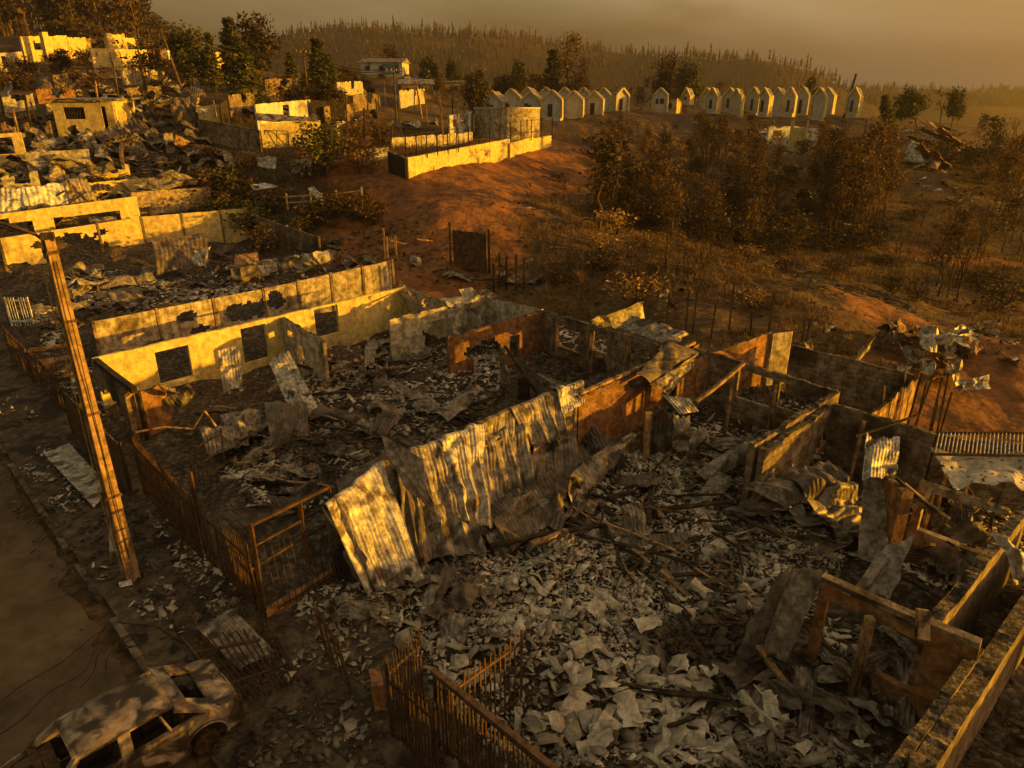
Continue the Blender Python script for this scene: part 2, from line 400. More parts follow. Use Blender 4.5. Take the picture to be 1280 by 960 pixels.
def dist_line(X, Y, pts):
    d = np.full(X.shape, 1e9)
    for (x0, y0), (x1, y1) in zip(pts[:-1], pts[1:]):
        dx, dy = x1 - x0, y1 - y0; L2 = dx * dx + dy * dy + 1e-9
        t = np.clip(((X - x0) * dx + (Y - y0) * dy) / L2, 0, 1)
        d = np.minimum(d, np.hypot(X - x0 - t * dx, Y - y0 - t * dy))
    return d

# ------------------------------------------------------------ ground, street, pavement
def axis(lo, hi, n0, n1, step, grow=1.06, maxs=30):
    a = list(np.arange(n0, n1, step)); s = step; x = a[-1]
    while x < hi: s = min(s * grow, maxs); x += s; a.append(x)
    s = step; x = n0
    while x > lo: s = min(s * grow, maxs); x -= s; a.insert(0, x)
    return np.array(a)
ax_, ay_ = axis(-1000, 1100, -34, 26, .3, 1.05), axis(-150, 1450, 5, 56, .3, 1.045)
X, Y = np.meshgrid(ax_, ay_)
Z = H(X, Y)
nv_, nu_ = X.shape
idx = np.arange(nv_ * nu_).reshape(nv_, nu_)
faces = np.stack([idx[:-1, :-1], idx[:-1, 1:], idx[1:, 1:], idx[1:, :-1]], -1).reshape(-1, 4)
gm = bpy.data.meshes.new('ground')
gm.from_pydata(np.stack([X, Y, Z], -1).reshape(-1, 3).tolist(), [], faces.tolist())
gm.polygons.foreach_set('use_smooth', [True] * len(gm.polygons))
red_lines = [([(690, 185), (640, 205), (600, 228), (560, 250), (530, 275), (505, 300)], 4.6), ([(600, 250), (560, 285), (560, 320)], 4.5), ([(530, 235), (480, 270)], 4), ([(540, 262), (500, 282)], 6),
             ([(1060, 372), (1090, 385), (1180, 415), (1290, 455)], 1.2), ([(1090, 312), (1180, 316), (1290, 326)], 1.8),
             ([(1170, 505), (1280, 530)], 4.5), ([(1210, 470), (1290, 495)], 3.0), ([(440, 165), (425, 200), (470, 210)], 4), ([(700, 180), (760, 195)], 3.5), ([(660, 235), (740, 215)], 2)]
red = np.zeros_like(X)
wob = fbm(X / 4, Y / 4, 21) * 3.0 + fbm(X / 1.2, Y / 1.2, 22) * .8
for pts, rad in red_lines:
    red = np.maximum(red, 1 - sm(rad * .75, rad * 1.25, dist_line(X, Y, pline(pts)) + wob))
S_, T_ = st(X, Y)
lotm = sm(5.0, 5.8, S_) * (1 - sm(25, 28, S_)) * (1 - sm(60, 74, T_)) * sm(-20, -16, T_)
lotm = np.maximum(lotm, (1 - sm(8, 16, dist_line(X, Y, pline([(60, 210), (200, 190), (330, 320)])) + wob)))
lotm = lotm * (1 - red)
ca = gm.color_attributes.new('soil', 'FLOAT_COLOR', 'POINT')
ca.data.foreach_set('color', np.stack([red, lotm, np.zeros_like(red), np.ones_like(red)], -1).ravel())
m, nt, b = hexmat('burnt_ground'); N = nt.nodes.new; L = nt.links.new
tcn = N('ShaderNodeTexCoord'); at_ = N('ShaderNodeAttribute'); at_.attribute_name = 'soil'; sp = N('ShaderNodeSeparateColor'); L(at_.outputs['Color'], sp.inputs[0])
def noisecol(scale, cols, detail=8, dist=.4, mscale=None):
    z = N('ShaderNodeTexNoise'); z.inputs['Scale'].default_value = scale; z.inputs['Detail'].default_value = detail; z.inputs['Distortion'].default_value = dist
    z.inputs['Roughness'].default_value = .65
    L(tcn.outputs['Object'], z.inputs['Vector']); r = N('ShaderNodeValToRGB'); L(z.outputs[0], r.inputs[0]); e = r.color_ramp.elements
    for i, c in enumerate(cols):
        p = .34 + .32 * i / (len(cols) - 1)
        if i == 0: e[0].position = p; e[0].color = (*c, 1)
        elif i == len(cols) - 1: e[-1].position = p; e[-1].color = (*c, 1)
        else:
            q = e.new(p); q.color = (*c, 1)
    return r.outputs[0]
def mixn(a, bb, f):
    x = N('ShaderNodeMix'); x.data_type = 'RGBA'
    if isinstance(f, float): x.inputs[0].default_value = f
    else: L(f, x.inputs[0])
    L(a, x.inputs[6]); L(bb, x.inputs[7]); return x.outputs[2]
hill = mixn(noisecol(.22, [(.022, .015, .008), (.055, .034, .016), (.115, .064, .026)]), noisecol(2.6, [(.02, .014, .009), (.09, .055, .025), (.2, .13, .06)]), .45)
redc = mixn(noisecol(.35, [(.07, .032, .014), (.17, .07, .026), (.25, .108, .037)]), noisecol(1.6, [(.03, .017, .009), (.16, .07, .026), (.28, .13, .05)]), .6)
ash = mixn(noisecol(.5, [(.014, .011, .008), (.04, .029, .019), (.12, .092, .064)]), noisecol(5.0, [(.008, .007, .006), (.045, .033, .022), (.24, .195, .145)]), .5)
c1 = mixn(hill, ash, sp.outputs[1]); c2 = mixn(c1, redc, sp.outputs[0])
L(c2, b.inputs['Base Color']); b.inputs['Roughness'].default_value = .95; b.inputs['Specular IOR Level'].default_value = .1
bp = N('ShaderNodeBump'); bp.inputs['Strength'].default_value = .8; bp.inputs['Distance'].default_value = .12
zb = N('ShaderNodeTexNoise'); zb.inputs['Scale'].default_value = 3.2; zb.inputs['Detail'].default_value = 8; L(tcn.outputs['Object'], zb.inputs['Vector'])
L(zb.outputs[0], bp.inputs['Height']); L(bp.outputs[0], b.inputs['Normal'])
gm.materials.append(m); gm.update()
go = bpy.data.objects.new('ground', gm); COL.objects.link(go); tag(go, kind='structure')

M['road'] = surf('dusty_street', [(.05, .033, .018), (.09, .060, .033), (.125, .084, .047)], .5, soot=(.05, .036, .024), soot_scale=.35, soot_pos=(.55, .72), bump=.3, bscale=14, grime=.25, gscale=1.2)
M['pave'] = surf('dirty_pavement', [(.045, .032, .021), (.095, .07, .045), (.16, .12, .085)], .9, soot=(.03, .022, .016), soot_scale=.9, soot_pos=(.45, .6), bump=.6, bscale=10)
M['kerb'] = surf('kerb_stone', [(.10, .075, .05), (.17, .13, .09)], 2, soot=(.04, .03, .02), bump=.5)
def strip(name, s0, s1, t0, t1, off, mt, ds=.8, dt=.8, wav=0):
    ss = np.linspace(s0, s1, max(2, int((s1 - s0) / ds) + 1)); tt = np.arange(t0, t1 + .01, dt)
    SS, TT = np.meshgrid(ss, tt)
    if wav: SS[:, -1] -= np.abs(fbm(tt / 2.2, tt * 0, 31)) * wav
    x, y = xy(SS, TT); z = H(x, y, False) + off
    mb = MB(); mb.grid(np.stack([x, y, z], -1)); o = mb.build(name, mt, smooth=True); tag(o, kind='structure'); return o
strip('road', -5.6, 2.42, -36, 72, .03, M['road'], wav=1.3, dt=.5)
strip('pavement', 2.58, 5.55, -36, 72, .13, M['pave'])
kb = MB()
tt = np.arange(-36, 72, 1.0)
for t in tt:
    a = xy(2.5, t + .01); c = xy(2.5, t + .99)
    if rng.random() < .3: continue
    kb.beam((a[0], a[1], hs(*a) + .065), (c[0], c[1], hs(*c) + .065), .155, .16)
tag(kb.build('kerb', M['kerb']), kind='structure')
# pavement back edge + far pavement on the other side of the street
strip('pavement', -8.5, -5.75, -36, 60, .13, M['pave'])

# ------------------------------------------------------------ smoke haze
xa, xb, ya, yb = ax_[0] - 3, ax_[-1] + 3, ay_[0] - 3, ay_[-1] + 3; zlo, zhi = float(Z.min()) - 2.5, 122
hb = MB(); hb.hexa([(xa, ya, zlo), (xb, ya, zlo), (xb, yb, zlo), (xa, yb, zlo), (xa, ya, zhi), (xb, ya, zhi), (xb, yb, zhi), (xa, yb, zhi)])
hm = bpy.data.materials.new('smoke_haze'); hm.use_nodes = True; hn = hm.node_tree; hn.nodes.clear()
ho = hn.nodes.new('ShaderNodeOutputMaterial'); hv = hn.nodes.new('ShaderNodeVolumePrincipled')
hv.inputs['Color'].default_value = (.21, .19, .155, 1); hv.inputs['Density'].default_value = .00108; hv.inputs['Anisotropy'].default_value = .72
hn.links.new(hv.outputs[0], ho.inputs['Volume'])
hz_o = hb.build('haze', hm); tag(hz_o, kind='stuff')

# ------------------------------------------------------------ builders: walls, sheets, grilles
def wall(root, a, b, h, mt, th=.15, holes=(), blobs=(), ragged=.04, hb_=None, name='wall', cell=None, seed=0, zbase=None, label=None):
    """a, b: (px, py) of the wall's top; h (hb_): height above the ground there. holes: pixel rectangles, blobs: (px, py, rx, rz) metres"""
    A_ = W_(a[0], a[1], h) if len(a) == 2 else Vector(a); B_ = W_(b[0], b[1], hb_ if hb_ is not None else h) if len(b) == 2 else Vector(b)
    d = Vector((B_.x - A_.x, B_.y - A_.y, 0)); Ln = d.length; d.normalize(); nr = Vector((-d.y, d.x, 0))
    z0 = (min(hs(A_.x, A_.y), hs(B_.x, B_.y), hs((A_.x + B_.x) / 2, (A_.y + B_.y) / 2)) - .45) if zbase is None else zbase
    def hit(px, py):
        u, v = uv(px, py); D = Vector((u, CP - v * SP, -(SP + v * CP))); O = Vector((0, 0, CAMH))
        k = (A_ - O).dot(nr) / D.dot(nr); p = O + D * k
        return (p - A_).dot(d), p.z
    rects = []
    for (x0, y0, x1, y1) in holes:
        s0, zt = hit(x0, y0); s1, zb_ = hit(x1, y1); s1b, _ = hit(x1, y0)
        sa, sb = sorted((s0, s1)); rects.append((sa, sb, min(zt, zb_), max(zt, zb_)))
    bl = []
    for (px, py, rx, rz_) in blobs:
        s, z = hit(px, py); bl.append((s, z, rx, rz_))
    cell = (cell or (.13 if blobs else .35)); cell = min(cell, .17) if (A_.y + B_.y) / 2 < 45 and ragged > .035 else cell
    def lines(lo, hi, st_, extra):
        e = sorted(set([lo, hi] + [round(q, 3) for q in extra if lo + .02 < q < hi - .02])); out = []
        for p, q in zip(e[:-1], e[1:]):
            k = max(1, int(round((q - p) / st_))); out += list(np.linspace(p, q, k, endpoint=False))
        return np.array(out + [hi])
    sl = lines(0, Ln, cell, [q for r in rects for q in r[:2]])
    zm = (A_.z + B_.z) / 2
    zl = lines(z0, zm, cell, [q for r in rects for q in r[2:]])
    SL, ZL = np.meshgrid(sl, zl)
    topz = A_.z + (B_.z - A_.z) * SL / Ln
    Zt = z0 + (ZL - z0) * (topz - z0) / (zm - z0)
    near_hole = np.zeros_like(SL)
    q1 = np.floor(vnoise(SL / .45 + 7, SL * 0 + seed, seed) * 5) / 5
    rg = np.maximum(0, q1 - .55) * ragged * 3.5 + vnoise(SL / .09, SL * 0, seed + 3) * ragged * .7
    Zt -= rg * (ZL >= zm - 1e-6)
    cs = (SL[:-1, :-1] + SL[1:, 1:]) / 2; cz = (Zt[:-1, :-1] + Zt[1:, 1:]) / 2
    keep = np.ones(cs.shape, bool)
    for s0, s1, a0, a1 in rects: keep &= ~((cs > s0) & (cs < s1) & (cz > a0) & (cz < a1))
    for s, z, rx, rz_ in bl:
        q = ((cs - s) / rx) ** 2 + ((cz - z) / rz_) ** 2; keep &= ~(q + (vnoise(cs / .28, cz / .28, seed + 5) - .5) * 1.1 < 1)
    if blobs:
        j = (vnoise(SL * 9, ZL * 9, seed) - .5) * cell * .8; k2 = (vnoise(SL * 9 + 50, ZL * 9, seed + 1) - .5) * cell * .8
        inn = np.zeros_like(SL); inn[1:-1, 1:-1] = 1
        for s0, s1, a0, a1 in rects: inn *= ~((SL > s0 - .02) & (SL < s1 + .02) & (ZL > a0 - .02) & (ZL < a1 + .02))
        SL = SL + j * inn; Zt = Zt + k2 * inn
    nz_, ns_ = SL.shape
    Fp = np.stack([A_.x + d.x * SL + nr.x * th / 2, A_.y + d.y * SL + nr.y * th / 2, Zt], -1).reshape(-1, 3)
    Bp = np.stack([A_.x + d.x * SL - nr.x * th / 2, A_.y + d.y * SL - nr.y * th / 2, Zt], -1).reshape(-1, 3)
    off = nz_ * ns_; fs = []; ft = []
    for j in range(nz_ - 1):
        for i in range(ns_ - 1):
            if not keep[j, i]: continue
            q = (j * ns_ + i, j * ns_ + i + 1, (j + 1) * ns_ + i + 1, (j + 1) * ns_ + i)
            fs.append((q[3], q[2], q[1], q[0])); fs.append(tuple(k + off for k in q))
            for (dj, di, e0, e1) in ((-1, 0, 0, 1), (1, 0, 2, 3), (0, -1, 3, 0), (0, 1, 1, 2)):
                jj, ii = j + dj, i + di
                if not (0 <= jj < nz_ - 1 and 0 <= ii < ns_ - 1) or not keep[jj, ii]:
                    (ft if (dj == 1 and jj >= nz_ - 1) else fs).append((q[e0], q[e1], q[e1] + off, q[e0] + off))
    mb = MB(); mb.add(np.concatenate([Fp, Bp]), fs + ft); mb.m = [0] * len(fs) + [1] * len(ft)
    o = mb.build(name, [mt, M['crust'] if ragged > .035 else mt], root, None if root is not None else (A_ + B_) / 2 * 1.0 - Vector((0, 0, (A_.z + B_.z) / 2 - z0)))
    if label: o['label'] = label
    return o
def q4(*c):
    """four corners (px, py, h) -> points"""
    return [W_(*p) if len(p) == 3 else Vector(p[:3]) for p in c]
def sheet_pts(c, corr=9, amp=.014, crumple=.07, curl=0.0, seed=0, nv=16, lip=0.0, twist=0.0, torn=.04, lipdir=None, nu=None, pleat=0.0):
    if corr > 2 and nu is None:
        c_ = [np.array(p) for p in c]; w_ = np.linalg.norm(c_[1] - c_[0]); near = c_[0][1] < 40
        corr = max(corr, int(w_ / (.125 if near else .3))); amp = max(.006 if near else .02, amp * .5)
    nu = nu or max(12, int(corr * 4) if corr > 2 else 18)
    nv = int(nv * 1.3)
    U, V = np.meshgrid(np.linspace(0, 1, nu + 1), np.linspace(0, 1, nv + 1))
    c = [np.array(p) for p in c]
    wl = np.linalg.norm(c[1] - c[0]); hl = np.linalg.norm(c[3] - c[0])
    Ue = np.clip(U, 0, 1); Ve = V + (vnoise(U * 7, U * 0, seed) - .5) * torn * (V > .97) - (vnoise(U * 7, U * 0, seed + 9) - .5) * torn * (V < .03)
    P_ = (c[0] * ((1 - Ue) * (1 - Ve))[..., None] + c[1] * (Ue * (1 - Ve))[..., None] + c[2] * (Ue * Ve)[..., None] + c[3] * ((1 - Ue) * Ve)[..., None])
    nrm = np.cross(c[1] - c[0], c[3] - c[0]); nrm = nrm / (np.linalg.norm(nrm) + 1e-9)
    if nrm[2] < 0: nrm = -nrm
    off = amp * np.sin(U * corr * 2 * np.pi) if corr else 0
    off = off + curl * np.sin(np.pi * V) + crumple * 1.1 * fbm(U * wl * 1.1 + seed * 3.1, V * hl * .9, seed, 3)
    # sharp dents: folded ridges
    rid = np.abs(fbm(U * wl * .9 + V * hl * .5 + seed, V * hl * .7 - U * wl * .3, seed + 40, 2))
    off = off + min(crumple, .09) * 2.0 * (rid - .2)
    rs = np.random.default_rng(int(seed) * 7 + 3)
    for _ in range(10):
        a = rs.uniform(0, np.pi); u0, v0 = rs.random(2); dd = (U - u0) * wl * np.cos(a) + (V - v0) * hl * np.sin(a); al = -(U - u0) * wl * np.sin(a) + (V - v0) * hl * np.cos(a)
        off = off + rs.choice([-1, 1]) * min(crumple, .075) * rs.uniform(1.0, 2.6) * np.maximum(0, 1 - np.abs(dd) / rs.uniform(.12, .45)) * np.exp(-(al / rs.uniform(.4, 1.2)) ** 2)
    if pleat:
        q_ = U * wl / .62 + seed * .37 + .25 * fbm(U * 2.5, V * 1.2, seed, 2); off = off + pleat * (.25 + .75 * V) * (2 * np.abs(q_ - np.floor(q_ + .5)))
    P_ = P_ + nrm * np.asarray(off)[..., None]
    if twist: P_ = P_ + nrm * ((U - .5) * np.sin(V * np.pi * 1.3) * twist)[..., None]
    if lip:
        ld = np.array(lipdir) if lipdir is not None else np.array([-.7, .7, -.35])
        rows = []
        for k in range(5, 0, -1):
            q = k / 5
            rows.append(P_[0] + ld * lip * q + np.array([0, 0, .10 * math.sin(q * math.pi) - .5 * lip * q * q]) + 0 * U[:1, :, None][0])
        P_ = np.concatenate([np.stack(rows), P_], 0)
    return P_
def sheet(c, mt, label, group=None, name='roofing_sheet', cat='roofing sheet', th=.006, clear=0, **k):
    if len(c[0]) == 3 and not isinstance(c[0], Vector): c = q4(*c)
    if clear: c = [p + Vector((.7, -.7, .35)) * clear for p in c]
    P_ = sheet_pts(c, **k)
    base = Vector(np.mean([np.array(p) for p in c], 0)); base.z = min(p[2] for p in c)
    mb = MB(); mb.grid(P_); o = mb.build(name, M[mt], None, base, smooth=False); solid(o, th)
    return tag(o, label, cat, group)
def grille(c, label, cat='iron fence', name='iron_fence', n=20, r=.011, rails=(.12, .85), spike=.0, frame=.02, mt='iron', group=None, extra_posts=(), wob=.0, frame_mt=None, missing=.04, seed=0):
    """c: bottom-left, bottom-right, top-right, top-left points"""
    c = [Vector(p) for p in (q4(*c) if not isinstance(c[0], Vector) else c)]
    root = thing(name, (c[0] + c[1]) / 2, label, cat, group)
    rr = random.Random(seed)
    def Pt(u, v): return (c[0] * (1 - u) + c[1] * u) * (1 - v) + (c[3] * (1 - u) + c[2] * u) * v
    mb = MB()
    for i in range(n):
        if rr.random() < missing: continue
        u = (i + .5) / n; a = Pt(u, .02); b_ = Pt(u + rr.uniform(-wob, wob), 1 + (spike if spike else 0))
        mid = Pt(u, .5) + Vector((rr.uniform(-1, 1), rr.uniform(-1, 1), 0)) * wob * 1.5
        mb.tube(a, mid, r, r, 4); mb.tube(mid, b_, r, r * (.4 if spike else 1), 4)
    mb.build('grille_bars', M[mt], root)
    for v in rails:
        m2 = MB(); pts = [Pt(u, v) + Vector((0, 0, math.sin(u * 7 + v * 5) * wob * .6)) for u in np.linspace(0, 1, 5)]
        for p, q in zip(pts[:-1], pts[1:]): m2.beam(p, q, r * 2.6, r * 3.4)
        m2.build('rail', M[frame_mt or mt], root)
    for u in (0, 1) + tuple(extra_posts):
        m2 = MB(); m2.beam(Pt(u, -.02), Pt(u, 1.02), frame * 2, frame * 2); m2.build('post', M[frame_mt or mt], root)
    return root

# ============================================================ ruined row houses
def ruin(px, py, label, name='ruined_house', cat='ruined house', group=None):
    p = W_(px, py, 0); return thing(name, p, label, cat, group)
def post(root, px, py_top, h, mt='timber', w=.12, lean=(0, 0), name='post', ext=.3):
    p = W_(px, py_top, h); g = hs(p.x, p.y)
    mb = MB(); mb.beam((p.x - lean[0], p.y - lean[1], g - ext), p, w, w)
    return mb.build(name, M[mt], root, None if root else (p.x, p.y, g))
def beam_px(root, a, b_, w, mt, name='beam', hh=None):
    A_, B_ = W_(*a), W_(*b_); mb = MB()
    n_ = 5; pts = [A_.lerp(B_, i / n_) + Vector((0, 0, -.03 * math.sin(math.pi * i / n_))) for i in range(n_ + 1)]
    for p, q in zip(pts[:-1], pts[1:]): mb.beam(p, q, w, hh or w)
    return mb.build(name, M[mt], root, None if root else A_)

# --- house with the long cream wall
r = ruin(300, 500, 'roofless house with a long cream plaster wall lit yellow and empty square windows')
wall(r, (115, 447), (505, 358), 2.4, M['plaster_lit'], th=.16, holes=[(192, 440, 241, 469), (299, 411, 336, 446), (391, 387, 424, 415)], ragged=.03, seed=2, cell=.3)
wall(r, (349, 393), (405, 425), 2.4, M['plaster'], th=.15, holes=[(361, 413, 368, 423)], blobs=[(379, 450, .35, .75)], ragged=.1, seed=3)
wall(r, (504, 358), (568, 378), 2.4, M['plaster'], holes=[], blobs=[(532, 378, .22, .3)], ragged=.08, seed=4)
wall(r, (118, 450), (158, 486), 2.25, M['masonry'], th=.22, blobs=[(145, 515, 1.6, .8)], ragged=.06, seed=5)
wall(r, (169, 488), (205, 479), 2.0, M['orange_wall'], th=.14, ragged=.14, seed=6, cell=.15)
beam_px(r, (120, 451, 2.35), (168, 488, 2.3), .2, 'char', 'lintel', .22)
post(r, 163, 486, 2.2, 'timber', .12); post(r, 172, 490, 2.1, 'char', .14)
beam_px(r, (157, 498, 2.0), (171, 484, 2.3), .1, 'timber', 'rafter_stub')
# --- second house: the two parallel partition walls
r = ruin(560, 450, 'roofless house between two parallel soot stained partition walls, drooping sheet on its wall')
wall(r, (486, 397), (606, 371), 2.4, M['plaster'], th=.15, ragged=.07, seed=7, blobs=[(560, 420, 1.5, .9)])
wall(r, (607, 371), (678, 386), 2.4, M['plaster'], th=.15, ragged=.04, seed=8)
wall(r, (559, 420), (680, 387), 2.4, M['brick'], th=.17, holes=[(589, 441, 629, 500), (636, 421, 648, 448)], blobs=[(605, 440, 1.0, .55)], ragged=.1, seed=9, cell=.16)
wall(r, (568, 377), (600, 384), 2.3, M['plaster'], th=.12, ragged=.3, seed=10)
post(r, 628, 434, 2.3, 'masonry', .22, name='pillar'); post(r, 655, 470, 1.1, 'char', .5, name='burnt_cabinet')
beam_px(r, (631, 432, 2.5), (672, 492, .5), .1, 'char')
post(r, 693, 397, 2.2, 'timber', .12); post(r, 697, 401, 2.1, 'timber', .13); post(r, 685, 395, 1.9, 'timber', .09)
# --- third: the middle plot with the draped wall
r = ruin(800, 470, 'middle ruin whose long wall carries draped roofing sheets and a collapsed lath panel')
wall(r, (408, 640), (728, 502), 2.1, M['masonry'], th=.16, ragged=.1, seed=11, cell=.2, name='wall')
wall(r, (722, 494), (872, 428), 2.45, M['brick'], th=.17, ragged=.13, seed=12, cell=.15, blobs=[(857, 462, 1.1, .8), (790, 478, .5, .2)])
wall(r, (680, 387), (826, 430), 2.4, M['masonry'], th=.15, holes=[(697, 402, 725, 441), (742, 413, 760, 443), (787, 426, 812, 452)], ragged=.08, seed=13, cell=.2)
post(r, 740, 413, 2.1, 'timber', .16); post(r, 784, 426, 2.1, 'timber', .16)
beam_px(r, (742, 447, 1.0), (778, 441, 1.0), .08, 'timber', 'rail')
beam_px(r, (724, 492, 2.52), (868, 428, 2.55), .14, 'timber', 'wall_plate', .10)
# --- fourth: right of the middle
r = ruin(960, 520, 'right hand ruin with bare window posts standing between doubled charred walls')
wall(r, (868, 432), (1047, 488), 2.4, M['masonry'], th=.16, holes=[(925, 462, 962, 508), (976, 478, 1020, 520)], ragged=.08, seed=14, cell=.2)
wall(r, (940, 553), (1047, 487), 2.4, M['masonry'], th=.2, ragged=.12, seed=15, cell=.2)
wall(r, (953, 561), (1043, 503), 2.3, M['masonry'], th=.2, ragged=.12, seed=16, cell=.2, blobs=[(1024, 560, .5, .6)])
wall(r, (1043, 503), (1171, 541), 2.4, M['masonry'], th=.18, ragged=.08, seed=17, cell=.2)
post(r, 917, 464, 2.5, 'timber', .1); post(r, 970, 481, 2.2, 'timber', .1); post(r, 1080, 527, 2.3, 'timber', .1, lean=(.1, 0))
beam_px(r, (930, 454, 2.7), (870, 503, 1.8), .12, 'timber', 'fallen_rafter'); beam_px(r, (1148, 518, 2.6), (1070, 545, 2.2), .06, 'char', 'fallen_rafter')
post(r, 811, 516, 2.1, 'timber', .22, name='pillar')
mb = MB(); p = W_(826, 514, 2.1); g = hs(p.x, p.y)
P_ = sheet_pts([Vector((p.x - .35, p.y + .2, g + 2.1)), Vector((p.x + .45, p.y - .1, g + 2.15)), Vector((p.x + .45, p.y - .1, g)), Vector((p.x - .35, p.y + .2, g))], corr=6, amp=.03, seed=4); mb.grid(P_)
solid(mb.build('corrugated_infill', M['zinc_dark'], r), .006)
# --- back yard enclosure
r = ruin(1050, 450, 'low dark walled yard behind the ruins with a pale door leaf at its corner', 'walled_yard', 'yard wall')
wall(r, (963, 414), (848, 455), 2.3, M['orange_wall'], th=.12, ragged=.05, seed=18)
wall(r, (990, 430), (1143, 468), 2.1, M['masonry'], th=.14, ragged=.04, seed=19)
mb = MB(); a = W_(967, 417, 2.3); c = W_(991, 410, 2.4); mb.hexa([Vector((q.x, q.y, z)) + Vector((o_, o_, 0)) for z in (hs(a.x, a.y), a.z) for (q, o_) in ((a, 0), (c, 0), (c, .05), (a, .05))]); mb.build('door', M['concrete'], r)
wall(r, (1150, 466), (1088, 515), 2.0, M['timber'], th=.08, ragged=.3, seed=20, cell=.18)
rr = random.Random(5)
for i in range(9):
    f = i / 8; px, py = 1151 + (1100 - 1151) * f, 464 + (508 - 464) * f
    p = W_(px, py, 2.0); g = hs(p.x, p.y); mb = MB(); l1, l2 = rr.uniform(-.3, .3), rr.uniform(-.3, .3)
    mb.beam((p.x, p.y, g - .1), (p.x + l1, p.y + l2, g + rr.uniform(1.5, 2.6)), .07, .05); mb.build('stake', M['timber'], r)
# --- fifth: front right room with the window frame wall
r = ruin(1130, 860, 'front right room with a rust brown window wall and hanging flat sheet beside it')
wall(r, (1028, 723), (1226, 808), 2.4, M['orange_wall'], th=.17, holes=[(1036, 748, 1078, 905), (1097, 775, 1140, 862)], ragged=.05, seed=21, cell=.2)
beam_px(r, (1028, 721, 2.5), (1226, 805, 2.5), .2, 'masonry', 'tie_beam', .12)
wall(r, (1166, 775), (1282, 632), 2.4, M['masonry'], th=.24, ragged=.15, seed=22, cell=.12, blobs=[(1215, 800, .9, .5)])
wall(r, (1105, 975), (1224, 808), 2.15, M['masonry'], th=.18, ragged=.08, seed=23, cell=.15)
beam_px(r, (1154, 762, 2.75), (1153, 800, 2.3), .2, 'timber', 'block')
post(r, 1088, 772, 2.2, 'timber', .16); post(r, 1163, 805, 2.0, 'timber', .06)
r = ruin(1250, 930, 'outer wall ruin at the bottom right corner with a bright yellow sunlit edge')
wall(r, (1140, 975), (1345, 660), 2.1, M['masonry'], th=.3, ragged=.06, seed=24, cell=.12)
# unseen walls added beyond the frame, nearer the sun, to throw the foreground into shade
wall(r, (-.6 + 3.4, 1.6, 2.2), (6.2, 7.6, 2.35), 2.3, M['masonry'], th=.2, ragged=.2, seed=25)
r = thing('ruined_house', (12, 3, 0), 'unseen burnt neighbour walls added past the right edge to shade the foreground', 'ruined house')
for i, (x0, y0, x1, y1, h_) in enumerate([(9.5, 1.5, 19, 10.5, 2.5), (4.5, -3.5, 9.5, 1.5, 2.2), (15, -4, 24, 5, 2.6), (9.5, 1.5, 13, -2, 2.4), (19, 10.5, 23, 6.5, 2.5), (8, -11, 15, -4, 2.4)]):
    wall(r, (x0, y0, h_), (x1, y1, h_), h_, M['masonry'], th=.2, ragged=.25, seed=60 + i, holes=())
# --- far right room behind it
r = ruin(1230, 660, 'collapsed room under the lying grille with a pale tie beam and broken ceiling on top')
wall(r, (1152, 600), (1262, 636), 2.35, M['concrete'], th=.2, ragged=.05, seed=26, holes=[(1160, 612, 1200, 680), (1212, 628, 1250, 700)], cell=.2)
wall(r, (1172, 541), (1330, 560), 2.4, M['masonry'], th=.2, ragged=.1, seed=27)
for q in [(1186, 580, 2.0), (1214, 588, 1.9), (1166, 618, 1.7)]: post(r, q[0], q[1], q[2], 'timber', .09)
wall(r, (1101, 583), (1136, 614), 2.5, M['orange_wall'], th=.3, ragged=.08, seed=28, cell=.2)
beam_px(r, (1128, 607, 2.4), (1185, 652, 1.9), .13, 'timber', 'fallen_rafter', .2); beam_px(r, (1120, 597, 2.6), (1172, 640, 2.1), .07, 'char', 'fallen_rafter')
beam_px(r, (1148, 640, 1.9), (1165, 610, 2.3), .1, 'timber', 'fallen_rafter')
P_ = sheet_pts(q4((1165, 566, 2.45), (1310, 572, 2.5), (1310, 612, 2.35), (1190, 604, 2.3)), corr=0, crumple=.10, seed=8, torn=.3, nu=34, nv=14)
mb = MB(); mb.grid(P_, keep=(rng.random((P_.shape[0] - 1, P_.shape[1] - 1)) > .08)); solid(mb.build('broken_ceiling', M['shard'], r), .03)

# ------------------------------------------------------------ concrete panel fences between the plots
def panel_fence(a, b_, h, hb_, npost, label, blobs=(), seed=0, mt='concrete', posts_h=.06, group=None, lower=False):
    A_, B_ = W_(a[0], a[1], h), W_(b_[0], b_[1], hb_)
    g = min(hs(A_.x, A_.y), hs(B_.x, B_.y))
    root = thing('panel_fence', ((A_.x + B_.x) / 2, (A_.y + B_.y) / 2, g), label, 'concrete fence', group)
    wall(root, (A_.x, A_.y, A_.z), (B_.x, B_.y, B_.z), h, M[mt], th=.06, blobs=blobs, ragged=.02, seed=seed, name='panel', zbase=g - .5)
    for i in range(npost + 1):
        p = A_.lerp(B_, i / npost); mb = MB(); mb.box((p.x, p.y, (p.z + posts_h + g - .3) / 2), (.14, .16, p.z + posts_h - g + .3), math.atan2(B_.y - A_.y, B_.x - A_.x))
        mb.build('post', M['masonry'], root)
    for k in range(1, 4):   # the joints of the stacked panels: thin ledges proud of the face
        f = k / 4; mb = MB(); zo = (A_.z - g) * f
        mb.beam((A_.x, A_.y, g + zo), (B_.x, B_.y, g + (B_.z - g) * f), .075, .018); mb.build('panel_joint', M[mt], root) if not blobs else None
    return root
panel_fence((115, 402), (328, 361), 2.0, 2.0, 3, 'concrete panel fence with a broken hole, behind the cream wall', blobs=[(233, 397, .55, .3), (312, 388, 1.4, .5), (250, 412, .5, .25)], seed=31)
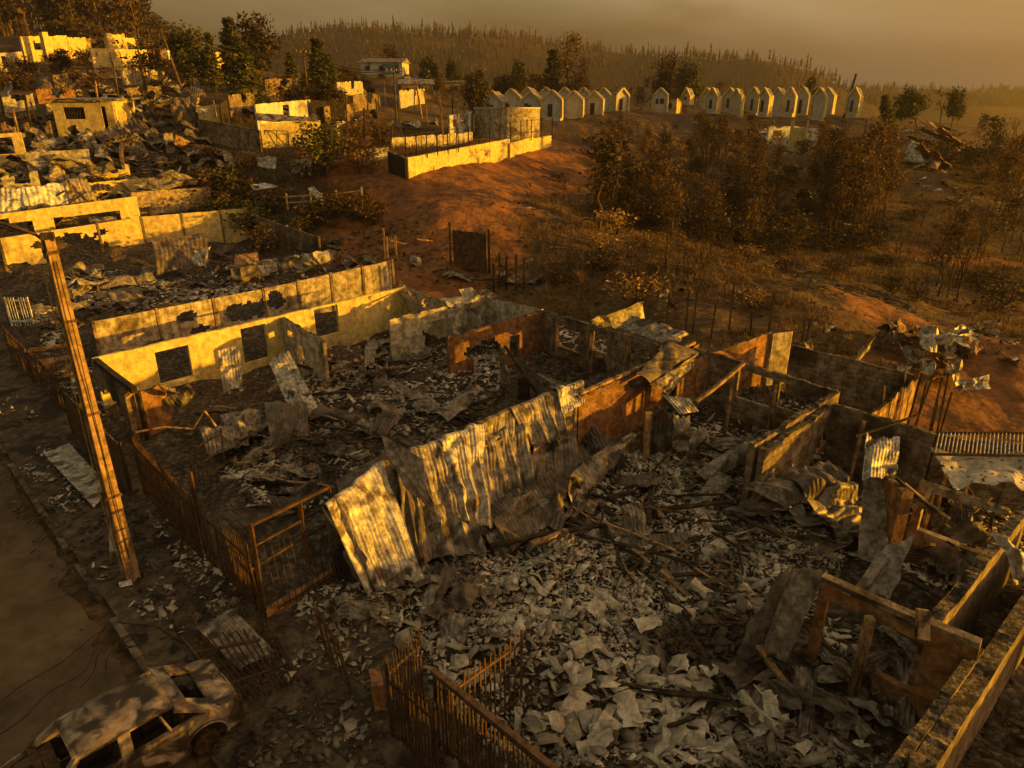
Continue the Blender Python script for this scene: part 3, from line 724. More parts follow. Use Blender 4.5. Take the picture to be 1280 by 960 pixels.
panel_fence((328, 361), (490, 325), 2.0, 2.0, 4, 'concrete panel fence carrying a small white cloth near its end', seed=32, blobs=[(345, 375, .5, .5)])
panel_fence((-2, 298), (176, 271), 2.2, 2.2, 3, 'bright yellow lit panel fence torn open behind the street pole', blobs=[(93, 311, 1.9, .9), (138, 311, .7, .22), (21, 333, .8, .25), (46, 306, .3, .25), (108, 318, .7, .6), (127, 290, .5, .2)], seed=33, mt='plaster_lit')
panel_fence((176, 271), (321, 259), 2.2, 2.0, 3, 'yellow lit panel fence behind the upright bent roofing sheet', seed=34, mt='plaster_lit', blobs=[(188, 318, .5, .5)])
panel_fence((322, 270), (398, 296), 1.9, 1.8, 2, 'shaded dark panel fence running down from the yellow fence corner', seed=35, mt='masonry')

# ------------------------------------------------------------ left hillside plots
r = ruin(90, 290, 'bare concrete window frame wall standing above the yellow fence')
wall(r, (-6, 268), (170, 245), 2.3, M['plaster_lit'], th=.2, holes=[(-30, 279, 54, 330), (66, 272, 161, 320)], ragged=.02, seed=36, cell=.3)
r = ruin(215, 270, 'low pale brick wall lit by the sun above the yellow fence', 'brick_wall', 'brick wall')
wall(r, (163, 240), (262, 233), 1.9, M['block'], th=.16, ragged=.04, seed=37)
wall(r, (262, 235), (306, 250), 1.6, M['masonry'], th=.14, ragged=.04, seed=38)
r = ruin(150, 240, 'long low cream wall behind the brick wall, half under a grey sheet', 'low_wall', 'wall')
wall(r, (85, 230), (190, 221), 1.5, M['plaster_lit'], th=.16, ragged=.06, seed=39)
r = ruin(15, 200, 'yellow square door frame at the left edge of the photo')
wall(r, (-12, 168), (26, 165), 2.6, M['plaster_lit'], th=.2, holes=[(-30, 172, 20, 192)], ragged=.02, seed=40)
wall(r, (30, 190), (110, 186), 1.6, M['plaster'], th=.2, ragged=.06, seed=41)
r = ruin(105, 165, 'small yellow house with one barred window and a flat tin roof', 'small_house', 'house')
A_, B_ = W_(64, 126, 2.9), W_(140, 127, 2.9); A_.z = B_.z = (A_.z + B_.z) / 2
dv = (B_ - A_).normalized(); nv3 = Vector((-dv.y, dv.x, 0))
Q = lambda s, n_, z=0: A_ + dv * s + nv3 * n_ + Vector((0, 0, z)); Lh = (B_ - A_).length
wall(r, (A_.x, A_.y, A_.z), (B_.x, B_.y, B_.z), 2.6, M['plaster_lit'], th=.16, holes=[(79, 134, 108, 149), (126, 133, 139, 170)], ragged=0, seed=42, cell=.4)
for s_ in (0, Lh):
    a, b_ = Q(s_, .08), Q(s_, 4.5); wall(r, tuple(a), tuple(b_), 2.6, M['plaster_lit'], th=.16, ragged=0, seed=43)
a, b_ = Q(0, 4.5), Q(Lh, 4.5); wall(r, tuple(a), tuple(b_), 2.6, M['plaster_lit'], th=.16, ragged=0, seed=44)
mb = MB(); mb.hexa([Q(-.3, -.5, .05), Q(Lh + .5, -.5, .05), Q(Lh + .5, 4.8, .25), Q(-.3, 4.8, .25), Q(-.3, -.5, .17), Q(Lh + .5, -.5, .17), Q(Lh + .5, 4.8, .37), Q(-.3, 4.8, .37)])
mb.build('roof', M['zinc'], r)
w0, w1 = None, None
def hit_on(A_, nv3, px, py):
    u, v = uv(px, py); D = Vector((u, CP - v * SP, -(SP + v * CP))); O = Vector((0, 0, CAMH)); return O + D * ((A_ - O).dot(nv3) / D.dot(nv3))
mb = MB(); 
for i in range(9):
    px = 80 + 27 * i / 8; t_, b2 = hit_on(A_, nv3, px, 134.5), hit_on(A_, nv3, px, 148.5); mb.tube(t_, b2, .03, .03, 4)
for py in (134.5, 141.5, 148.5): mb.beam(hit_on(A_, nv3, 79.5, py), hit_on(A_, nv3, 107.5, py), .05, .07)
mb.build('window_bars', M['char'], r)
# dark wall and bright wall across the middle left
r = ruin(330, 180, 'brown block wall running to a sunlit pale panel, left of the middle slope', 'block_wall', 'wall')
wall(r, (247, 148), (324, 162), 1.9, M['masonry'], th=.15, ragged=.03, seed=45)
r = ruin(360, 180, 'sunlit yellow garden wall with a leaning wire frame before it', 'garden_wall', 'wall')
wall(r, (325, 155), (400, 150), 1.9, M['plaster_lit'], th=.15, ragged=.03, seed=46)
r = ruin(350, 145, 'grey burnt shed with a low pitched roof beside the tall pole', 'shed', 'shed')
wall(r, (318, 130), (388, 124), 2.2, M['far_wall'], th=.15, holes=[(352, 131, 362, 150)], ragged=.05, seed=47)
wall(r, (388, 124), (430, 128), 2.4, M['char'], th=.15, ragged=.1, seed=48)
P_ = sheet_pts(q4((318, 141, 2.3), (395, 147, 2.3), (400, 152, 2.0), (322, 151, 2.0)), corr=0, crumple=.04, seed=3); mb = MB(); mb.grid(P_); solid(mb.build('roof', M['zinc'], r), .05)
# upper terraces
r = ruin(100, 80, 'upper sunlit building shell with a stepped roofline below the burnt forest')
wall(r, (24, 45), (82, 44), 3.2, M['plaster_lit'], th=.3, ragged=.1, seed=49, holes=[(40, 52, 52, 62)]); wall(r, (82, 46), (170, 47), 3.0, M['plaster_lit'], th=.3, ragged=.15, seed=50, holes=[(112, 52, 120, 60), (140, 52, 147, 60)])
wall(r, (50, 40), (57, 40), 4.0, M['plaster_lit'], th=.6, ragged=0, seed=51); wall(r, (130, 41), (153, 42), 3.8, M['plaster_lit'], th=.6, ragged=0, seed=52)
wall(r, (170, 50), (207, 58), 3.0, M['orange_wall'], th=.3, ragged=.1, seed=53)
r = ruin(150, 85, 'lower sunlit row of pillars with dark door gaps on the upper terrace')
wall(r, (112, 60), (182, 62), 3.4, M['plaster_lit'], th=.3, ragged=.03, seed=54, holes=[(135, 65, 139, 80), (148, 65, 152, 80), (158, 65, 161, 80), (118, 66, 122, 72)])
r = ruin(20, 80, 'small porch frame on the upper terrace at the left edge')
wall(r, (-5, 66), (26, 64), 2.4, M['plaster'], th=.25, ragged=.1, seed=55, holes=[(0, 70, 13, 90), (17, 70, 23, 90)])
r = ruin(260, 70, 'sunlit wall fragment between the trees on the upper left terrace')
wall(r, (243, 63), (280, 65), 3.0, M['plaster_lit'], th=.3, ragged=.2, seed=56, holes=[(258, 68, 266, 80)])
r = ruin(260, 140, 'small yellow hut wall above the dark block wall'); wall(r, (246, 131), (274, 130), 2.2, M['plaster_lit'], th=.2, ragged=.1, seed=57, holes=[(249, 135, 260, 142)])
wall(r, (274, 130), (283, 124), 2.4, M['char'], th=.1, ragged=.1, seed=58)

# ------------------------------------------------------------ retaining wall with railing and the yard behind
A_ = W_(508, 196, 1.5); B_ = W_(632, 174, 1.2)
r = thing('retaining_wall', (A_ + B_) / 2 - Vector((0, 0, 1.6)), 'long sunlit concrete retaining wall beside the red dirt track', 'retaining wall')
wall(r, (508, 197), (636, 173), 1.7, M['plaster_lit'], th=.3, ragged=.03, seed=70)
wall(r, (636, 179), (665, 171), 1.4, M['plaster_lit'], th=.3, ragged=.03, seed=71); wall(r, (665, 173), (688, 169), 1.2, M['plaster_lit'], th=.3, ragged=.03, seed=72)
wall(r, (508, 197), (486, 188), 1.7, M['char'], th=.3, ragged=.1, seed=73)
r = thing('yard_railing', (A_ + B_) / 2, 'dark post and wire railing on top of the retaining wall', 'railing')
prev = None
for i in range(15):
    px = 508 + (690 - 508) * i / 14; py = 196 + (169 - 196) * min(1, i / 14 * 1.05)
    p = W_(px, py, 1.5); mb = MB(); mb.beam((p.x, p.y, p.z - .3), (p.x, p.y, p.z + 1.7), .09); mb.build('post', M['char'], r)
    if prev:
        for k, dz_ in enumerate((.5, 1.6)):
            mb = MB(); mb.beam(prev + Vector((0, 0, dz_)), p + Vector((0, 0, dz_)), .035); mb.build('rail', M['char'], r)
    prev = p
r = ruin(470, 190, 'small white board fence at the left end of the railing', 'board_fence', 'fence'); wall(r, (446, 187), (486, 184), 1.0, M['white'], th=.06, ragged=.05, seed=74)
r = ruin(540, 165, 'low pale foundation wall inside the fenced yard', 'foundation_wall', 'wall'); wall(r, (488, 172), (590, 164), 1.0, M['plaster'], th=.2, ragged=.1, seed=75)
r = ruin(572, 155, 'small white kiosk with two openings inside the fenced yard', 'kiosk', 'kiosk')
wall(r, (561, 144), (586, 142), 2.2, M['white'], th=.2, ragged=0, seed=76, holes=[(565, 149, 571, 158), (575, 149, 583, 154)]); wall(r, (586, 142), (590, 139), 2.3, M['white'], th=.2, seed=77, ragged=0)
# round water tank
c = gd(634, 78); rad = 78 * 39 / FPX * .97
r = thing('water_tank', c, 'wide round concrete water tank with dark stains behind the railing', 'water tank')
ht = top_at(c, 136) ; mb = MB(); mb.tube((c.x, c.y, c.z - .6), (c.x, c.y, c.z + ht), rad, rad, 40); mb.build('tank_body', M['concrete'], r, smooth=False)
mb = MB(); mb.tube((c.x, c.y, c.z + ht + .005), (c.x, c.y, c.z + ht + .14), rad + .08, rad + .08, 40); mb.build('rim', M['far_wall'], r)
for i in range(3): mb = MB(); mb.box((c.x - 2 + i * 2, c.y, c.z + ht + .35), (.5, .5, .4)); mb.build('hatch', M['char'], r)

# ------------------------------------------------------------ row of gabled houses on the ridge
def gable_house(p, w, dp, eave, apex, rz, label, lit=False, grp='gabled houses in a row on the ridge'):
    r = thing('gabled_house', p, label, 'gabled house', grp, rz)
    def plate(y, th, name, mt, x0=-w / 2, x1=w / 2, inset=0):
        mb = MB(); pr = [(x0, -.8), (x1, -.8), (x1, eave), (0, apex), (x0, eave)]
        f = [(a, y, z) for a, z in pr]; bk = [(a, y + th, z) for a, z in pr]
        mb.add(f + bk, [(0, 1, 2, 3, 4), (9, 8, 7, 6, 5)] + [(i, 5 + i, 5 + (i + 1) % 5, (i + 1) % 5) for i in range(5)])
        o = mb.build(name, mt); o.parent = r; return o
    mb = MB()
    if len(label) % 2: mb.box((-.1 * w, -.05, eave * .38), (w * .26, .12, eave * .72))
    else: mb.box((w * .16, -.05, eave * .62), (w * .3, .12, eave * .3)); mb.box((-w * .24, -.05, eave * .62), (w * .2, .12, eave * .3))
    if not lit: o = mb.build('door' if len(label) % 2 else 'window', M['char']); o.parent = r
    plate(0, .25, 'gable_wall', M['far_wall']); plate(dp, .25, 'gable_wall', M['far_wall'])
    for sx in (-1, 1):  # sides and trim carry sunlit yellow in their colour, fronts stay grey
        mb = MB(); mb.box((sx * (w / 2 - .1), dp / 2 + .12, (eave - .8) / 2), (.19, dp - .3, eave + .78)); o = mb.build('side_wall', M['plaster_lit']); o.parent = r
        mb = MB(); a = Vector((sx * (w / 2 + .18), -.16, eave - .12)); c_ = Vector((sx * .02, -.16, apex + .12)); mb.beam(a, c_, .3, .3); mb.beam(a, (a.x, a.y, -.2), .26, .26); o = mb.build('lit_gable_trim', M['plaster_lit']); o.parent = r
        mb = MB(); e = Vector((sx * (w / 2 + .1), dp / 2, eave)); f = Vector((sx * .05, dp / 2, apex + .02))
        mb.hexa([Vector((e.x, .26, e.z)), Vector((e.x, dp - .02, e.z)), Vector((f.x, dp - .02, f.z)), Vector((f.x, .26, f.z)), Vector((e.x, .26, e.z + .1)), Vector((e.x, dp - .02, e.z + .1)), Vector((f.x, dp - .02, f.z + .1)), Vector((f.x, .26, f.z + .1))])
        o = mb.build('roof_slope', M['zinc']); o.parent = r
    return r
front = [(616, 115, 118, 26, 142), (639, 112, 125, 22, 140), (663, 115, 116, 25, 143), (689.5, 114, 112, 22, 146), (716, 114.5, 114, 21, 145), (742, 115, 116, 19, 146)]
back = [(659.5, 110, 134, 23, 139), (682, 110, 132, 17, 138), (705, 110, 132, 17, 138), (728.5, 110.5, 131, 17, 139), (753, 111, 130, 16, 141), (777, 111, 122, 15, 141), (824, 111, 130, 15, 140)]
right = [(856, 111, 135, 9, 125), (882, 111, 128, 11, 130), (888, 111, 125, 12, 136), (910, 111, 130, 10, 135), (918, 112, 126, 10, 140), (939, 110, 128, 10, 138), (952, 111, 124, 10, 140), (969, 111, 124, 11, 140),
         (984, 110.5, 126, 8, 140), (1000, 110, 122, 9, 142), (1020, 111, 118, 9, 147), (1030, 110.5, 122, 8, 142), (1061, 110.5, 117, 10, 140)]
gl = {0: 'pale gabled house in the near rank above the round tank', 1: 'pale gabled house in the far rank left of the gully', 2: 'narrow gabled house on the ridge right of the burnt trees'}
for k, lst in enumerate((front, back, right)):
    for i, (px, pyt, d, wpx, pyb) in enumerate(lst):
        p = gd(px, d); p.z = max(p.z, at(px, pyb, d).z); hgt = top_at(p, pyt); w = wpx * d / FPX
        if k < 2: rz = R(-18); w = w * .96; dp = w * .9
        else: rz = R(-48); w = (1.5, 1.9, 1.7, 2.2)[i % 4]; dp = 1.2; p = gd(px, d + (6 if i % 2 else -4)); p.z = at(px, pyb, p.y).z; hgt = top_at(p, pyt)
        lab = gl[k]
        if (k, i) == (0, 0): lab = 'leftmost gabled house of the ridge row, just above the tank'
        if (k, i) == (1, 5): lab = 'lone gabled house fully lit yellow right of the ranks'
        if (k, i) == (1, 6): lab = 'single small gabled house half hidden left of the right-hand row'
        if (k, i) == (2, 12): lab = 'last gabled house at the right end of the ridge'
        if (k, i) == (2, 10): lab = 'tall bright gabled house above the white bungalow'
        if (k, i) == (1, 5): rz = R(28)
        gable_house(p, w, dp * (.8 + .4 * ((i * 7) % 5) / 5), hgt - w * .42 if k < 2 else hgt - 1.1, hgt, rz + R(((i * 13) % 7 - 3) * 2), lab, lit=(i % 3 == 1), grp='gabled houses in a row on the ridge')
# bungalow below the right hand row
r = ruin(985, 185, 'white bungalow shell with a torn roof below the right-hand gabled row', 'bungalow', 'bungalow')
wall(r, (961, 157), (998, 157), 2.6, M['white'], th=.3, ragged=.25, seed=80, holes=[(966, 163, 976, 170)]); wall(r, (998, 158), (1024, 160), 2.4, M['white'], th=.3, ragged=.1, seed=81, holes=[(1003, 163, 1014, 172)])
wall(r, (990, 147), (1012, 149), 4.2, M['plaster_lit'], th=.3, ragged=.4, seed=82, holes=[(994, 150, 1008, 160)])
r = ruin(1040, 160, 'flat roofed concrete frame right of the white bungalow'); wall(r, (1030, 146), (1085, 148), 3.4, M['masonry'], th=.4, ragged=.1, seed=83, holes=[(1038, 150, 1050, 175), (1058, 150, 1078, 175)])
# teal and cream house on the far slope, house by the round trees
def block_house(p, w, dp, h_, rz, label, mt, mt2=None, roof='zinc', wins=3):
    r = thing('house', p, label, 'house', None, rz)
    def bx(name, c, s, m_): mb = MB(); mb.box(c, s); o = mb.build(name, M[m_]); o.parent = r
    bx('walls', (0, 0, h_ / 2 - .7), (w, dp, h_ + 1.4), mt)
    if mt2: bx('painted_bay', (w * .22, -.03, h_ / 2), (w * .42, dp + .04, h_ * .8), mt2)
    mb = MB(); mb.add([(-w / 2 - .4, -dp / 2 - .4, h_), (w / 2 + .4, -dp / 2 - .4, h_), (w / 2 + .4, dp / 2 + .4, h_), (-w / 2 - .4, dp / 2 + .4, h_), (-w / 2 - .4, 0, h_ + 1), (w / 2 + .4, 0, h_ + 1)], [(0, 1, 5, 4), (2, 3, 4, 5), (0, 4, 3), (1, 2, 5), (0, 3, 2, 1)])
    o = mb.build('roof', M[roof]); o.parent = r
    for i in range(wins):
        x = -w / 2 + w * (i + .5) / wins; mb = MB(); mb.box((x, -dp / 2 - .06, h_ * .55), (w * .11, .06, h_ * .36)); o = mb.build('window', M['char']); o.parent = r
    return r
p = gd(482, 170); block_house(p, 9.5, 6, 2.6, R(-6), 'long low house painted cream and teal on the far slope', 'far_wall', 'teal')
p = gd(545, 150); block_house(p, 11, 6, 2.2, R(8), 'low flat house with a tin roof under the round trees', 'masonry')
p = gd(833, 150); block_house(p, 5, 5, 3.0, R(-25), 'small house with a dark gable roof on the ridge by the round tree', 'plaster_lit', roof='char', wins=2)
p = gd(520, 140); block_house(p, 6, 5, 2.2, R(12), 'small brown hut on the slope behind the yard', 'masonry', wins=2)
p = gd(700, 155); block_house(p, 8, 5, 2.2, R(12), 'low grey house hidden behind the ranks of gabled houses', 'far_wall', wins=2)

# broken walls standing all over the left hillside plots
HW = [((0, 218), (46, 212), 1.3, 'plaster'), ((60, 214), (112, 206), 1.1, 'concrete'), ((118, 206), (160, 203), 1.2, 'plaster_lit'), ((28, 152), (62, 150), 1.8, 'masonry'), ((0, 150), (22, 148), 2.0, 'orange_wall'),
      ((150, 166), (150, 190), 1.6, 'masonry'), ((196, 196), (236, 190), 1.2, 'masonry'), ((204, 166), (240, 160), 1.5, 'concrete'), ((0, 118), (40, 114), 1.6, 'plaster'), ((44, 110), (92, 108), 1.4, 'orange_wall'), ((150, 108), (200, 106), 1.5, 'masonry'),
      ((64, 92), (112, 90), 1.5, 'masonry'), ((284, 118), (316, 114), 2.0, 'masonry'), ((290, 140), (316, 140), 1.6, 'char'), ((404, 132), (440, 128), 2.0, 'masonry'), ((420, 150), (446, 148), 1.4, 'plaster'), ((330, 98), (372, 96), 2.0, 'masonry'), ((440, 118), (474, 116), 2.0, 'masonry'),
      ((2, 84), (20, 83), 2.0, 'plaster'), ((150, 88), (204, 86), 1.8, 'concrete'), ((420, 102), (452, 100), 2.0, 'plaster'), ((498, 112), (530, 110), 2.2, 'plaster'), ((540, 104), (580, 102), 2.4, 'plaster')]
for i, (a, b_, h_, mt) in enumerate(HW):
    o = wall(None, a, b_, h_, M[mt], th=.2, ragged=.25, seed=120 + i, name='ruined_wall', blobs=[((a[0] + b_[0]) / 2 + 4, (a[1] + b_[1]) / 2 + 5, .6, .5)], cell=.25)
    tag(o, 'broken stub of house wall standing among the scrap of the left hillside', 'ruined wall', 'wall stubs on the left hillside', kind='thing')

# ============================================================ roofing sheets, one by one
D = 'draped over the long middle wall'
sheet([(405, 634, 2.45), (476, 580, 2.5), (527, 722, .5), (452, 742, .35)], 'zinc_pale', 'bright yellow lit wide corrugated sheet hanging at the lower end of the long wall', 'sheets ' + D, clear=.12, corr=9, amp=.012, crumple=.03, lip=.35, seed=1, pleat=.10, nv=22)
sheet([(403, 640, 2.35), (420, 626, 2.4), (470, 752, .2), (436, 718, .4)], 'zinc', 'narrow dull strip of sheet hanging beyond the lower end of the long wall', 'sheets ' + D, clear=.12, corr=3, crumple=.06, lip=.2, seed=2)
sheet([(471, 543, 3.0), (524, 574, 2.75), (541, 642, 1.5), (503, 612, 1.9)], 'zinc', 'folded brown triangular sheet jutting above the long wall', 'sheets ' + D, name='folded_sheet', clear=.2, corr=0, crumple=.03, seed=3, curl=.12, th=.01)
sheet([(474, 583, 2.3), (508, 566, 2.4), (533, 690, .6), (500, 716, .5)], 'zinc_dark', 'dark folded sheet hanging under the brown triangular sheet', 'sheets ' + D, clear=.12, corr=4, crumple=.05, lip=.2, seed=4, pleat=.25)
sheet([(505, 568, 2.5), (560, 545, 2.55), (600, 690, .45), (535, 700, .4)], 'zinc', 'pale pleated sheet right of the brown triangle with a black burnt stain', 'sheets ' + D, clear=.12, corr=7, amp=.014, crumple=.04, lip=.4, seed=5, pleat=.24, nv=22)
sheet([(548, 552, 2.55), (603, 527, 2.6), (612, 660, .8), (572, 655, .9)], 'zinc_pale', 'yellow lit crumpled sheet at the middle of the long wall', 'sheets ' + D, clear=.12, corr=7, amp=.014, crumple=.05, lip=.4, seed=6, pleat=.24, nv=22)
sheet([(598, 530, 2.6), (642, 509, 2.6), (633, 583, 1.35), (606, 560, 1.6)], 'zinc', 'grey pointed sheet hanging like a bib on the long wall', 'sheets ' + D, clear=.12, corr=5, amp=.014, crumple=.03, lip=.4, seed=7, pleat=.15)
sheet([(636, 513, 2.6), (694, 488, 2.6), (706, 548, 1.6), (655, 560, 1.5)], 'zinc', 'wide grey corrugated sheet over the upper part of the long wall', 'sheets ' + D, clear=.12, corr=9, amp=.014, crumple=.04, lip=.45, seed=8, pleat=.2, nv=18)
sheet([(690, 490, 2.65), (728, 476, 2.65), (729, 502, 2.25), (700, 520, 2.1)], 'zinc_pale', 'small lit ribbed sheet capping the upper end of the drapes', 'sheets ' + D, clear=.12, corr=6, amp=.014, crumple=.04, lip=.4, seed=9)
sheet([(660, 560, 1.5), (712, 530, 1.7), (725, 610, .6), (640, 640, .4)], 'zinc_dark', 'dark stained sheet slumped against the foot of the long wall', 'sheets ' + D, clear=.12, corr=6, crumple=.08, seed=10, pleat=.2, curl=.08)
sheet([(588, 542, 2.4), (652, 512, 2.45), (668, 610, .8), (604, 640, .7)], 'zinc', 'stained long sheet hanging behind the bib shaped sheet', 'sheets ' + D, clear=.06, corr=5, crumple=.05, lip=.3, seed=14, pleat=.22)
sheet([(494, 588, 2.3), (556, 560, 2.4), (566, 690, .5), (508, 712, .4)], 'zinc_dark', 'charred sheet hanging between the brown triangle and the yellow lit one', 'sheets ' + D, clear=.04, corr=5, crumple=.05, lip=.3, seed=15, pleat=.2)
